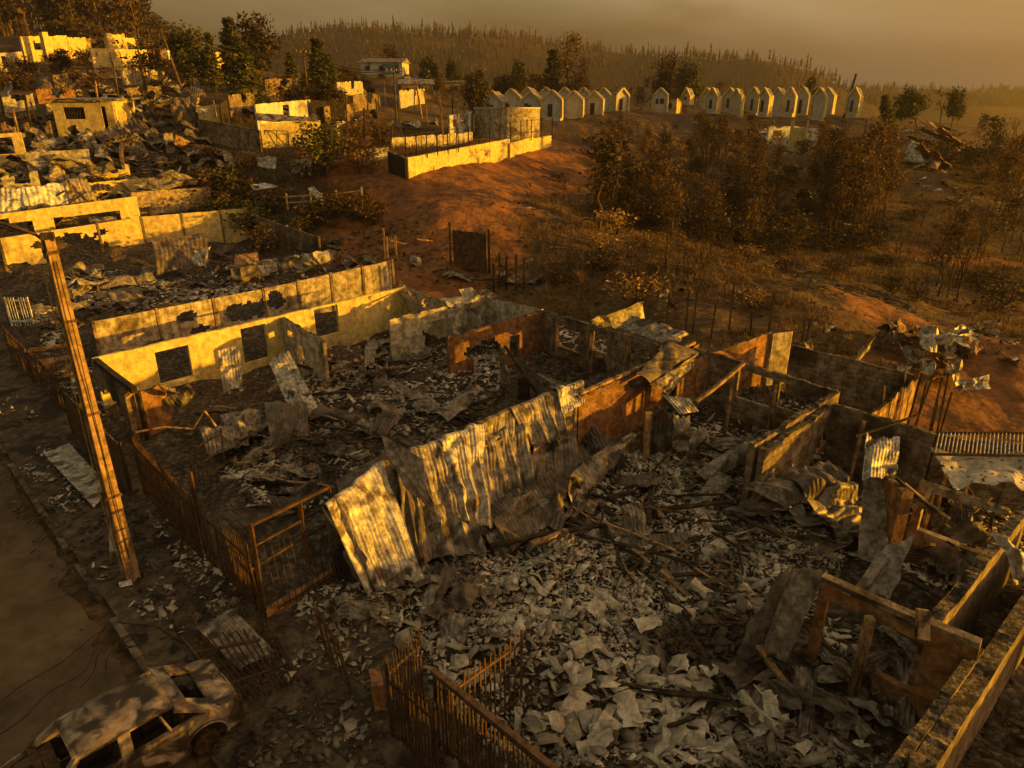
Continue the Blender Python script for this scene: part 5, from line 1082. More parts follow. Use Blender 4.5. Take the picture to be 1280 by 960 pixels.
# ------------------------------------------------------------ uncountable rubble: broken ceiling board, plaster flakes, cinders
def rubble(name, poly, dens, size, mt, lift=.05, seed=0, thr=None, noise_s=.5, px=True, curl=.04, ns=5, asp=.4, zo=0):
    g = np.random.default_rng(seed)
    c = [W_(*p, 0)[:2] for p in poly] if px else [np.array(p) for p in poly]; c = np.array(c)
    area = .5 * abs(sum(c[i][0] * c[(i + 1) % len(c)][1] - c[(i + 1) % len(c)][0] * c[i][1] for i in range(len(c))))
    n_ = int(area * dens); lo, hi = c.min(0), c.max(0); bb = (hi - lo).prod(); m_ = int(n_ * bb / area)
    q = lo + g.random((m_, 2)) * (hi - lo)
    ins = np.zeros(m_, bool)
    for i in range(len(c)):
        a, b_ = c[i], c[(i + 1) % len(c)]
        cond = ((a[1] > q[:, 1]) != (b_[1] > q[:, 1])); xi = (b_[0] - a[0]) * (q[:, 1] - a[1]) / (b_[1] - a[1] + 1e-12) + a[0]
        ins ^= cond & (q[:, 0] < xi)
    q = q[ins]
    if thr is not None:
        k = fbm(q[:, 0] * noise_s + seed, q[:, 1] * noise_s, 51 + seed, 3) + (g.random(len(q)) - .5) * .25; q = q[k > thr]
    n_ = len(q); z = H(q[:, 0], q[:, 1])
    sz = size[0] * np.exp(g.normal(0, size[1], n_)); sz = np.minimum(sz, size[0] * 3.4)
    nside = ns; ang = np.sort(g.random((n_, nside)) * .8 + np.arange(nside), 1) / nside * 2 * np.pi
    rad = sz[:, None] * (.7 + .4 * g.random((n_, nside)))
    rad[:, :] *= np.where(g.random((n_, 1)) < .5, 1, np.abs(np.cos(ang)) * .6 + .5)
    yaw = g.random(n_) * 6.283; t1 = g.normal(0, .34, n_); t2 = g.normal(0, .34, n_)
    lx, ly = rad * np.cos(ang) * 1.15, rad * np.sin(ang) * (asp + (1 - asp) * g.random((n_, 1)))
    cz = curl * sz[:, None] * (2 * (lx / sz[:, None]) ** 2 - .4) * g.normal(.4, 1, (n_, 1))
    X_ = lx * np.cos(yaw)[:, None] - ly * np.sin(yaw)[:, None]; Y_ = lx * np.sin(yaw)[:, None] + ly * np.cos(yaw)[:, None]
    Z_ = X_ * t1[:, None] + Y_ * t2[:, None] + cz
    base = z + zo + lift * g.random(n_) + sz * .16
    V1 = np.stack([q[:, 0, None] + X_, q[:, 1, None] + Y_, base[:, None] + Z_], -1)
    V2 = V1 - np.array([0, 0, 1]) * np.minimum(.014, sz * .12)[:, None, None]
    V = np.concatenate([V1, V2], 1).reshape(-1, 3)
    b0 = (np.arange(n_) * nside * 2)[:, None]
    me = bpy.data.meshes.new(name)
    top = b0 + np.arange(nside); sides = [np.stack([b0[:, 0] + i, b0[:, 0] + nside + i, b0[:, 0] + nside + (i + 1) % nside, b0[:, 0] + (i + 1) % nside], -1) for i in range(nside)]
    loops = np.concatenate([top.ravel()] + [s.ravel() for s in sides]); cnt = np.concatenate([np.full(n_, nside)] + [np.full(n_, 4)] * nside)
    me.vertices.add(len(V)); me.vertices.foreach_set('co', V.ravel())
    me.loops.add(len(loops)); me.loops.foreach_set('vertex_index', loops.astype(np.int32))
    me.polygons.add(len(cnt)); me.polygons.foreach_set('loop_start', np.concatenate([[0], np.cumsum(cnt)[:-1]]).astype(np.int32)); me.polygons.foreach_set('loop_total', cnt.astype(np.int32))
    me.update(calc_edges=True); me.materials.append(M[mt])
    o = bpy.data.objects.new(name, me); COL.objects.link(o); tag(o, kind='stuff'); return o
front_plot = [(440, 745), (560, 690), (700, 600), (880, 540), (960, 640), (1060, 700), (1030, 760), (900, 880), (1120, 975), (640, 975), (560, 880)]
rubble('rubble', front_plot, 70, (.075, .55), 'shard', seed=41, thr=-.12, noise_s=.55, lift=.2, ns=4, asp=.35)
rubble('rubble', front_plot, 90, (.05, .62), 'shard', seed=1, thr=-.16, noise_s=.55, lift=.14)
rubble('rubble', [(690, 850), (830, 840), (1000, 900), (1060, 975), (640, 975)], 6, (.26, .3), 'shard', seed=22, lift=.25, curl=.1)
rubble('rubble', front_plot, 200, (.03, .5), 'shard', seed=43, thr=-.05, noise_s=.4, lift=.16, ns=4, asp=.3)
rubble('rubble', front_plot, 4, (.15, .35), 'shard', seed=2, thr=-.05, noise_s=.5, lift=.22, curl=.08)
rubble('rubble', front_plot, 60, (.05, .5), 'ashbit', seed=3, lift=.05)
left_plot = [(260, 560), (350, 505), (500, 420), (600, 400), (640, 480), (560, 560), (400, 640), (320, 650)]
rubble('rubble', left_plot, 42, (.085, .5), 'shard', seed=4, thr=-.14, noise_s=.45, lift=.16); rubble('rubble', left_plot, 22, (.07, .5), 'ashbit', seed=5)
rubble('rubble', [(680, 400), (860, 440), (1040, 500), (1160, 560), (1280, 620), (1180, 760), (1060, 700), (940, 620), (800, 520), (640, 500)], 30, (.08, .5), 'shard', seed=6, thr=-.06, noise_s=.45); rubble('rubble', [(680, 400), (860, 440), (1040, 500), (1160, 560), (1280, 620), (1180, 760), (1060, 700), (940, 620), (800, 520), (640, 500)], 22, (.07, .5), 'ashbit', seed=7)
rubble('rubble', [(40, 380), (120, 345), (420, 312), (440, 330), (110, 402), (60, 460)], 32, (.12, .55), 'shard', seed=8, thr=-.08); rubble('rubble', [(0, 420), (30, 370), (115, 400), (110, 450), (150, 560), (60, 470)], 14, (.1, .5), 'shard', seed=18, thr=-.08)
rubble('rubble', [(0, 300), (260, 270), (300, 230), (200, 190), (0, 180)], 5, (.2, .5), 'shard', seed=9, thr=-.1); rubble('rubble', [(0, 300), (260, 270), (300, 230), (250, 140), (0, 150)], 6, (.18, .5), 'ashbit', seed=10)
rubble('rubble', [(180, 640), (240, 660), (320, 780), (420, 800), (480, 900), (520, 975), (300, 975), (380, 880), (250, 760)], 60, (.05, .55), 'shard', seed=11, zo=.13, thr=-.08, noise_s=.9); rubble('rubble', [(60, 560), (180, 620), (330, 780), (520, 975), (260, 975), (200, 800), (110, 700)], 45, (.04, .7), 'ashbit', seed=12, zo=.13); rubble('rubble', [(0, 520), (60, 600), (160, 790), (60, 830), (0, 700)], 7, (.04, .7), 'ashbit', seed=32, zo=.13, thr=0, noise_s=.6); rubble('rubble', [(0, 560), (70, 640), (160, 800), (120, 830), (40, 690), (0, 620)], 40, (.035, .7), 'ashbit', seed=33, zo=.13, thr=-.05, noise_s=.8); rubble('rubble', [(0, 480), (90, 560), (180, 700), (260, 790), (230, 800), (150, 760), (60, 630), (0, 560)], 26, (.05, .6), 'shard', seed=34, zo=.13, thr=.04, noise_s=.8)
rubble('rubble', [(330, 775), (430, 720), (480, 860), (440, 900), (380, 860)], 45, (.075, .45), 'shard', seed=13, thr=-.3)
rubble('rubble', [(440, 290), (520, 270), (640, 330), (760, 380), (620, 372), (420, 335)], 5, (.12, .5), 'ashbit', seed=14); rubble('rubble', [(600, 250), (900, 210), (1100, 260), (1280, 330), (1280, 460), (960, 400), (700, 370)], 1.6, (.12, .5), 'ashbit', seed=15)
rubble('rubble', [(980, 190), (1280, 220), (1280, 300), (900, 260)], .5, (.3, .5), 'shard', seed=16, thr=.1, noise_s=.1)

bpr = []
for i in range(5):
    w, l = random.uniform(.35, .6), random.uniform(.6, 1.1)
    P_ = sheet_pts([Vector((-l / 2, -w / 2, 0)), Vector((l / 2, -w / 2, .06)), Vector((l / 2, w / 2, 0)), Vector((-l / 2, w / 2, .1))], corr=0, crumple=.03, curl=random.uniform(-.05, .2), seed=300 + i, nv=8, nu=8, torn=.3)
    mb = MB(); mb.grid(P_); o = mb.build('ceiling_board', M['shard']); solid(o, .012); o['category'] = 'ceiling board'; bpr.append(o)
rr = random.Random(91)
for k in range(75):
    u, v = rr.random(), rr.random(); q = [(700, 850), (960, 850), (1080, 955), (660, 955)] if k < 45 else [(620, 700), (860, 640), (960, 760), (720, 850)]
    a, b_, c_, d_ = q; px = (a[0] * (1 - u) + b_[0] * u) * (1 - v) + (d_[0] * (1 - u) + c_[0] * u) * v; py = (a[1] * (1 - u) + b_[1] * u) * (1 - v) + (d_[1] * (1 - u) + c_[1] * u) * v
    p = W_(px, py, 0); p.z = hz(p.x, p.y) + rr.uniform(.08, .24); o = bpr[k] if k < 5 else bpr[k % 5].copy()
    if k >= 5: COL.objects.link(o)
    o.location = p; o.rotation_euler = (rr.uniform(-.5, .5), rr.uniform(-.5, .5), rr.uniform(0, 6.28)); s_ = rr.uniform(.3, .8); o.scale = (s_, s_, s_)
    tag(o, 'large pale piece of broken ceiling board at the bottom of the front plot' if k < 45 else 'large pale piece of broken ceiling board in the middle of the front plot', 'ceiling board', 'ceiling boards at the bottom' if k < 45 else 'ceiling boards in the middle of the front plot', kind='thing')

rubble('rubble', [(1020, 760), (1100, 790), (1215, 820), (1110, 960), (980, 960), (940, 880)], 40, (.06, .6), 'ashbit', seed=51); rubble('rubble', [(1020, 760), (1100, 790), (1215, 820), (1110, 960), (980, 960), (940, 880)], 22, (.09, .5), 'shard', seed=52, thr=-.1, noise_s=.7)
rubble('rubble', [(1090, 700), (1160, 640), (1270, 650), (1290, 730), (1190, 790)], 30, (.08, .5), 'shard', seed=53, thr=-.05); rubble('rubble', [(1240, 800), (1300, 720), (1400, 900), (1200, 975)], 30, (.07, .6), 'ashbit', seed=54)
rubble('rubble', [(960, 430), (1140, 480), (1090, 520), (940, 470)], 14, (.09, .5), 'ashbit', seed=55); rubble('rubble', [(310, 470), (500, 385), (600, 385), (560, 430), (380, 500)], 26, (.08, .55), 'shard', seed=56, thr=-.05)
# ------------------------------------------------------------ iron fences and gates along the pavement
def upright(pa, pb, h, **k):
    """pa, pb: pixels of the top ends, h the top height"""
    A_, B_ = W_(pa[0], pa[1], h), W_(pb[0], pb[1], h if len(pb) < 3 else pb[2])
    la = k.pop('lean', (0, 0)); b0 = Vector((A_.x - la[0], A_.y - la[1], hs(A_.x, A_.y) + .1)); b1 = Vector((B_.x - la[0], B_.y - la[1], hs(B_.x, B_.y) + .1))
    return grille([b0, b1, B_, A_], **k)
upright((165, 548), (238, 622), 2.1, label='dark close set iron fence beside the pavement left of the lit post', n=40, r=.024, spike=.06, wob=.01, seed=1, mt='rust', rails=(.1, .5, .88))
p = W_(237, 590, 2.6); mb = MB(); g = hs(p.x, p.y); mb.beam((p.x + .1, p.y - .1, g), p, .09); tag(mb.build('iron_post', M['rust'], None, (p.x, p.y, g)), 'orange lit iron post between the dark fence and the picket fence', 'iron post')
upright((245, 626), (308, 682), 2.0, label='picket topped iron fence left of the orange gate frame', n=22, r=.02, spike=.08, wob=.012, seed=2, rails=(.12, .82), mt='rust')
r = grille([W_(330, 776, .05), W_(425, 722, .25), W_(410, 648, 1.6), W_(312, 706, 1.7)], 'low picket grille inside the orange gate frame on its brick base', n=13, r=.013, rails=(.08, .92), spike=.12, seed=3, mt='rust', wob=.012)
A_ = W_(333, 776, 0); B_ = W_(424, 720, 0)
rt = thing('entry_gate', A_, 'tall orange rusty gate frame standing over the low picket grille', 'gate frame')
for P0, P1, w_ in [((A_.x, A_.y, 0), (A_.x, A_.y, 2.75), .09), ((A_.x - .12, A_.y + .12, 0), (A_.x - .12, A_.y + .12, 1.9), .07), ((A_.x, A_.y, 2.7), (B_.x, B_.y, 2.7), .07), ((A_.x, A_.y, 2.15), (B_.x, B_.y, 2.2), .05), ((B_.x, B_.y, 0), (B_.x, B_.y, 2.7), .07)]:
    mb = MB(); mb.beam(P0, P1, w_); mb.build('frame_bar', M['rust'], rt)
mid = Vector(P0).lerp(Vector((A_.x, A_.y, 0)), .4); mb = MB(); mb.beam((mid.x, mid.y, 1.0), (mid.x, mid.y, 2.7), .09); mb.build('frame_bar', M['rust'], rt)
mb = MB(); mb.beam((A_.x, A_.y, .15), (B_.x, B_.y, .15), .15, .34); tag(mb.build('brick_base', M['orange_wall'], None, A_), 'low brown brick kerb wall under the orange gate frame', 'low wall')
upright((393, 757), (422, 800), 1.25, label='leaning narrow grille with an orange brick end, left of the black gate', n=9, r=.014, seed=5, wob=.02, lean=(-.25, .3), mt='rust')
A_ = W_(470, 845, .8); mb = MB(); mb.box((A_.x, A_.y, .38), (.22, .5, .8), R(20)); tag(mb.build('gate_pier', M['orange_wall'], None, (A_.x, A_.y, 0)), 'orange brick stub at the end of the leaning grille', 'brick pier')
upright((482, 828), (524, 792), 1.95, label='left leaf of the black gate with lit spear tips', n=12, r=.02, spike=.07, seed=6, rails=(.08, .85), mt='rust', wob=.02)
upright((484, 832), (543, 880), 1.9, label='front leaf of the black gate leading to the diagonal handrail', n=14, r=.02, spike=.05, seed=7, rails=(.1, .8), wob=.015, mt='rust')
upright((543, 842), (702, 975), 1.9, label='long front fence panel under the thick diagonal rail at the bottom', n=28, r=.02, seed=8, rails=(.1, .99), wob=.006, mt='rust', frame=.03)
upright((562, 852), (652, 790), 1.95, label='rear gate grille behind the diagonal rail, ending at a tall post', n=14, r=.018, seed=9, rails=(.1, .86), frame=.03, wob=.01)
A_ = W_(541, 838, 2.0); B_ = W_(705, 972, 2.05); mb = MB(); mb.beam(A_, B_, .11, .09); tag(mb.build('handrail', M['iron'], None, A_), 'thick diagonal rail lying on the front fence at the bottom', 'rail')
upright((236, 560), (276, 536), 1.7, label='small leaning grille inside the left house front yard', n=8, r=.014, seed=10, rails=(.12, .5, .9), lean=(.2, -.2))
A_ = W_(170, 540, 1.9); B_ = W_(241, 536, 1.9); C_ = W_(256, 514, 2.5); E_ = W_(270, 533, 2.0)
mb = MB(); mb.path([A_, A_.lerp(B_, .5) + Vector((0, 0, .12)), B_, C_, E_], .035, 6); tag(mb.build('bent_rail', M['timber'], None, A_), 'bent lit metal rail arched above the small leaning grille', 'rail')
upright((3, 408), (70, 470), 1.7, label='dark fence with yellow lit ends at the left edge below the yellow fence', n=26, r=.02, seed=11, rails=(.1, .5, .9), wob=.01, mt='rust')
upright((30, 436), (88, 428), 1.7, label='black lattice fence across the leftmost plot', n=24, r=.017, seed=12, rails=(.1, .3, .5, .7, .9))
upright((5, 372), (34, 372), 1.6, label='white picket grille in the leftmost plot', n=9, r=.02, seed=13, mt='white', rails=(.2, .9))
A_ = W_(78, 488, 1.9); B_ = W_(150, 556, 1.9)
r = thing('metal_hoarding', (A_ + B_) / 2 - Vector((0, 0, 1.9)), 'dark reddish metal hoarding behind the street pole', 'metal fence')
wall(r, (79, 488), (150, 556), 1.9, M['iron'], th=.05, ragged=.12, seed=88)
for f in (0, .33, .66, 1):
    q = A_.lerp(B_, f); mb = MB(); mb.beam((q.x, q.y, hs(q.x, q.y)), (q.x, q.y, q.z + .1), .08); mb.build('post', M['rust'], r)
grille([W_(300, 888, .45), W_(375, 850, .15), W_(340, 782, .3), W_(228, 797, 1.05)], 'fallen brown grille resting on the back of the burnt car', n=13, r=.018, rails=(.3, .78), seed=14, mt='rust', frame=.02, wob=.01)
grille([W_(1166, 568, 2.75), W_(1300, 570, 2.8), W_(1300, 541, 2.8), W_(1172, 541, 2.75)], 'bright barred grille lying flat on the far right room', n=26, r=.02, rails=(.01, .99), seed=15, mt='zinc_pale', frame=.01, frame_mt='char', missing=0)
# gates behind the houses
A_ = W_(562, 284, 2.3); B_ = W_(611, 293, 2.3)
r = thing('steel_gate', (A_ + B_) / 2 - Vector((0, 0, 2.3)), 'tall dark corrugated steel gate at the end of the red dirt track', 'gate')
wall(r, (566, 286), (608, 292), 2.3, M['iron'], th=.06, ragged=.05, seed=89)
for q in (A_, B_): mb = MB(); mb.beam((q.x, q.y, hs(q.x, q.y)), q + Vector((0, 0, .3)), .13); mb.build('post', M['char'], r)
for px, py, h_ in [(479, 285, 2.4), (483, 296, 1.8), (494, 294, 1.7), (624, 316, 2.1), (633, 320, 2.0), (645, 318, 2.2), (655, 322, 1.9), (617, 330, 1.7)]:
    p = W_(px, py, h_); g = hs(p.x, p.y); mb = MB(); mb.beam((p.x, p.y, g - .2), p, .13 if px > 600 else .1)
    tag(mb.build('charred_post' if px > 600 else 'gate_post', M['char' if px > 600 else 'timber'], None, (p.x, p.y, g)), 'charred upright post right of the dark steel gate' if px > 600 else 'thin lit post of the small gate left of the steel gate', 'post', 'posts right of the steel gate' if px > 600 else 'posts of the small gate')
for i in range(5):
    px = 484 + i * 2.6; p = W_(px, 296, 1.2); g = hs(p.x, p.y); mb = MB(); mb.beam((p.x, p.y, g), p, .08, .04); tag(mb.build('picket', M['timber'], None, (p.x, p.y, g)), 'short picket between the thin gate posts', 'picket', 'pickets of the small gate')
# white rail fence on the left slope
r = thing('rail_fence', W_(380, 250, 0), 'pale ranch rail fence in the left garden with thin posts', 'rail fence')
pts = [W_(px, py, 1.0) for px, py in ((303, 240), (330, 247), (358, 246), (388, 244), (420, 242), (452, 238))]
for a, b_ in zip(pts[:-1], pts[1:]):
    for dz_ in (0, -.45): mb = MB(); mb.beam(a + Vector((0, 0, dz_)), b_ + Vector((0, 0, dz_)), .06, .1); mb.build('rail', M['plaster_lit'], r)
for q in pts: mb = MB(); mb.beam((q.x, q.y, hs(q.x, q.y)), q + Vector((0, 0, .25)), .1); mb.build('post', M['plaster_lit'], r)
r = thing('wire_frame', W_(345, 178, 0), 'thin rectangular wire frame standing before the yellow garden wall', 'metal frame')
for a, b_ in [((331, 182, .1), (331, 163, 1.4)), ((361, 181, .1), (360, 164, 1.4)), ((331, 163, 1.4), (360, 164, 1.4)), ((346, 182, .1), (346, 164, 1.4))]:
    mb = MB(); mb.beam(W_(*a), W_(*b_), .06); mb.build('bar', M['char'], r)

# thin posts on the slope behind the yard
rr = random.Random(3)
for i, (px, py, h_) in enumerate([(861, 362, 2.2), (872, 358, 2.3), (918, 352, 2.4), (968, 366, 2.2), (968, 372, 1.7), (940, 390, 1.2), (835, 372, 1.8), (797, 335, 1.9), (803, 350, 1.4), (1006, 402, 1.4), (1014, 398, 1.7), (1050, 425, 1.2), (895, 380, 1.6)]):
    p = W_(px, py, h_); g = hs(p.x, p.y); mb = MB(); mb.beam((p.x - rr.uniform(-.1, .1), p.y, g - .2), p, .07); tag(mb.build('slope_post', M['char'], None, (p.x, p.y, g)), 'thin charred fence post at the foot of the burnt slope', 'post', 'charred posts at the foot of the slope')
for i, (px, py, h_) in enumerate([(1152, 466, 2.6), (1158, 478, 2.2), (1166, 470, 2.5), (1178, 472, 2.5), (1186, 466, 2.6), (1190, 490, 1.6), (1172, 500, 1.5)]):
    p = W_(px, py, h_); g = hs(p.x, p.y); mb = MB(); mb.beam((p.x + rr.uniform(-.3, .3), p.y + .1, g - .2), p, .05); tag(mb.build('burnt_stick', M['char'], None, (p.x, p.y, g)), 'thin black burnt stem beside the lit stake fence', 'burnt stem', 'burnt stems beside the stake fence')

# ------------------------------------------------------------ utility poles, lamps and cables
base = W_(166, 728, 0); topz = top_at(base, 299); tp = Vector((base.x, base.y, base.z + topz))
# the pole as it stands: foot and head seen at (166,728) and (60,298)
r = thing('street_pole', base, 'tall grooved utility pole leaning over the pavement at left', 'utility pole')
h1 = 8.9; xt = atz(60, 299, h1)
topv = Vector((base.x + (xt.x - base.x) * 1.0, base.y + (xt.y - base.y) * 1.0, h1))
if (Vector((topv.x, topv.y)) - Vector((base.x, base.y))).length > 1.2:
    k = 1.0
mb = MB(); ax0 = Vector(base); d_ = (topv - ax0)
sdv = Vector((.75, -.66, 0)); fw = Vector((.66, .75, 0))
for (o1, wx, wy) in ((-.125, .07, .26), (.125, .07, .26), (0, .2, .09)):
    vs_ = []
    for p, k in ((ax0 - d_ * .04, 1.25), (topv, .72)):
        for i, j in ((-1, -1), (1, -1), (1, 1), (-1, 1)): vs_.append(p + sdv * ((o1 + i * wx / 2) * k) + fw * (j * wy / 2 * k))
    mb.hexa(vs_)
mb.build('pole_shaft', M['pole'], r)
for f in (.30, .55, .80, .97):
    p = ax0 + d_ * f; k = 1.25 - .53 * f; mb = MB(); mb.box(p, (.36 * k, .33 * k, .07), math.atan2(sdv.y, sdv.x)); mb.build('pole_band', M['iron'], r)
mb = MB(); mb.box(topv + Vector((0, 0, .05)), (.24, .2, .16), .4); mb.build('pole_cap', M['char'], r)
arm = [topv + Vector((-.1, .1, -.1))]
for f in np.linspace(.1, 1, 9): arm.append(topv + Vector((-2.2 * f, -.3 * f, .55 * math.sin(f * 1.9))))
mb = MB(); mb.path(arm, .035, 6); mb.build('lamp_arm', M['iron'], r)
mb = MB(); e = arm[-1]; mb.tube(e, e + Vector((-.6, -.05, -.05)), .07, .12, 10); mb.build('lamp_head', M['iron'], r)
for k in range(3):
    mb = MB(); mb.path([ax0 + d_ * (.1 + .17 * i) + sdv * (.2 + .03 * math.sin(i * 2 + k)) - fw * .14 * k for i in range(6)], .012, 4); mb.build('loose_cable', M['wire'], r)
def far_pole(px, pyt, pyb, label, d=None, cross=True, lean=0, mt='bark', lamp=0, group=None, w=.26):
    p = W_(px, pyb, 0, dmax=300) if d is None else gd(px, d); h_ = top_at(p, pyt)
    r = thing('utility_pole', p, label, 'utility pole', group)
    t = p + Vector((lean, 0, h_)); mb = MB(); mb.tube(p - Vector((0, 0, .4)), t, w / 2, w / 3, 7); mb.build('pole_shaft', M[mt], r)
    if cross:
        c = t - Vector((0, 0, .5)); mb = MB(); mb.beam(c + Vector((-.9, -.5, 0)), c + Vector((.9, .5, 0)), .12); mb.build('cross_arm', M[mt], r)
        for s_ in (-.8, -.3, .3, .8): mb = MB(); q = c + Vector((.9 * s_, .5 * s_, .1)); mb.tube(q, q + Vector((0, 0, .16)), .06, .04, 6); mb.build('insulator', M['glasscap'], r)
    if lamp: 
        a = p + Vector((0, 0, h_ * .72)); mb = MB(); mb.path([a, a + Vector((.5, 0, .4)), a + Vector((1.3, 0, .5))], .05, 5); mb.build('lamp_arm', M['iron'], r)
        mb = MB(); mb.box(a + Vector((1.5, 0, .48)), (.6, .3, .16)); mb.build('lamp_head', M['white'], r)
    return r, t - Vector((0, 0, .45))
_, t1 = far_pole(385, 60, 121, 'straight utility pole with a cross arm left of the shed')
r2_, t2 = far_pole(230, 118, 118, 'leaning pole with two white boxes behind the scrap heap', lean=-2.3) if False else (None, None)
p = W_(231, 121, 0); h_ = 11.5
r = thing('utility_pole', p, 'leaning pole carrying a white transformer box behind the upper scrap heap', 'utility pole'); t2 = p + Vector((-1.9 - .0, 1, 0)); t2.z = CAMH - t2.y * slope(36)
mb = MB(); mb.tube(p - Vector((0, 0, .3)), t2, .17, .11, 7); mb.build('pole_shaft', M['bark'], r); c = t2.lerp(p, .04); mb = MB(); mb.beam(c + Vector((-.9, -.4, 0)), c + Vector((.9, .4, 0)), .12); mb.build('cross_arm', M['bark'], r)
c = p.lerp(t2, .62); mb = MB(); mb.box(c - Vector((.25, .2, 0)), (.55, .5, .9)); mb.build('transformer', M['white'], r); c = p.lerp(t2, .06); mb = MB(); mb.box(c, (.5, .5, 1.4)); mb.build('base_box', M['plaster_lit'], r)
_, t3 = far_pole(496, 83, 152, 'tall bare pole left of the fenced yard carrying a street lamp', lamp=1)
far_pole(528, 100, 148, 'leaning pale pole inside the fenced yard', cross=False, lean=-.6, mt='timber')
far_pole(800, 96, 138, 'dark pole between the gabled rows', cross=False); far_pole(877, 105, 132, 'thin pole at the left of the right-hand gabled row', cross=False)
far_pole(1053, 92, 142, 'tall black leaning post near the last gabled house', cross=False, lean=.9, mt='char', w=.5, d=116)
_, t5 = far_pole(18, 10, 42, 'lit lamp post at the top left edge', cross=False, mt='timber', lean=-1.4)
_, t4 = far_pole(183, 50, 120, 'dark pole in front of the upper terrace row', cross=False); _, t6 = far_pole(90, 30, 62, 'thin dark pole in front of the upper sunlit shell', cross=False)
rr = random.Random(77)
for i in range(26):
    px, py = (rr.uniform(425, 600), rr.uniform(128, 190)) if i < 15 else (rr.uniform(0, 300), rr.uniform(95, 200)); p = W_(px, py, 0); h_ = rr.uniform(1.8, 4.2)
    mb = MB(); mb.beam(p - Vector((0, 0, .3)), p + Vector((rr.uniform(-.3, .3), 0, h_)), .13)
    tag(mb.build('bare_post', M[rr.choice(['char', 'timber', 'bark'])], None, p), 'bare standing post in the fenced yard plots' if i < 15 else 'bare standing post among the left hillside ruins', 'post', 'bare posts in the yard' if i < 15 else 'bare posts on the left hillside')
def cable(a, b_, sag, label='power line sagging between the hillside poles', group='power lines on the hillside', r_=.035, name='power_cable'):
    a, b_ = Vector(a), Vector(b_); n_ = 14
    pts = [a.lerp(b_, i / n_) - Vector((0, 0, sag * 4 * (i / n_) * (1 - i / n_))) for i in range(n_ + 1)]
    mb = MB(); mb.path(pts, r_, 4); return tag(mb.build(name, M['wire'], None, a), label, 'cable', group)
for i, dz_ in enumerate((0, .25, -.3)):
    o_ = Vector((.5 * i, 0, dz_)); cable(t2 + o_, t1 + o_, 1.2); cable(t1 + o_, t3 + o_ + Vector((0, 0, .3)), 1.2); cable(t2 + o_, t4 + o_, .8)
cable(t2 - Vector((0, 0, 4)), t1 - Vector((0, 0, 5)), .6); cable(t4 - Vector((0, 0, 3.5)), t2 - Vector((0, 0, 5)), .5); cable(at(-40, 76, 90), t4 - Vector((0, 0, 2)), .6); cable(at(-30, 118, 70), at(250, 112, 88), .8)
# loose wires on the street, running in from the pole
for k, (pts, lab) in enumerate([([(0, 880), (60, 840), (105, 810), (130, 788)], 0), ([(0, 922), (60, 872), (100, 845), (140, 793)], 0), ([(100, 862), (120, 835), (138, 792)], 0), ([(135, 838), (140, 815), (165, 800)], 0), ([(150, 780), (200, 785), (235, 812), (262, 850)], 0), ([(170, 760), (210, 775), (232, 800)], 0), ([(340, 885), (400, 920), (440, 962)], 0)]):
    w = [W_(px, py, .1) for px, py in pts]; fine = []
    for a, b_ in zip(w[:-1], w[1:]):
        for f in np.linspace(0, 1, 7)[:-1]: q = a.lerp(b_, f); fine.append(Vector((q.x + .06 * math.sin(q.y * 5 + k), q.y, hs(q.x, q.y) + .15)))
    mb = MB(); mb.path(fine, .014, 4); tag(mb.build('fallen_wire', M['wire'], None, fine[0]), 'thin fallen wire curling over the street beside the burnt car', 'wire', 'fallen wires on the street')
for k in range(3):
    c = W_(168 - k * 3, 800 + k, .15); mb = MB(); mb.path([c + Vector((.28 * math.cos(a) * (1 - .1 * k), .22 * math.sin(a), .02 * math.sin(a * 3))) for a in np.linspace(0, 6.3, 20)], .016, 4)
    tag(mb.build('fallen_wire', M['wire'], None, c), 'coil of fallen wire on the kerb beside the car', 'wire', 'wire coils on the kerb')

# ------------------------------------------------------------ burnt car
cc = Vector((-.2, -.2, 0)) + (atz(83, 890, 1.4) + atz(200, 830, 1.4) + atz(235, 868, 1.4) + atz(117, 935, 1.4)) / 4
fwdc = (atz(83, 890, 1.4) - atz(200, 830, 1.4)).normalized(); yaw = math.atan2(fwdc.y, fwdc.x)
car = thing('burnt_car', (cc.x, cc.y, .03), 'burnt out pale hatchback without glass parked in the bottom left corner', 'car', None, yaw)
def cadd(mb, name, mt, par=None, smooth=False):
    o = mb.build(name, M[mt]); o.parent = par or car
    if smooth: o.data.polygons.foreach_set('use_smooth', [True] * len(o.data.polygons))
    return o
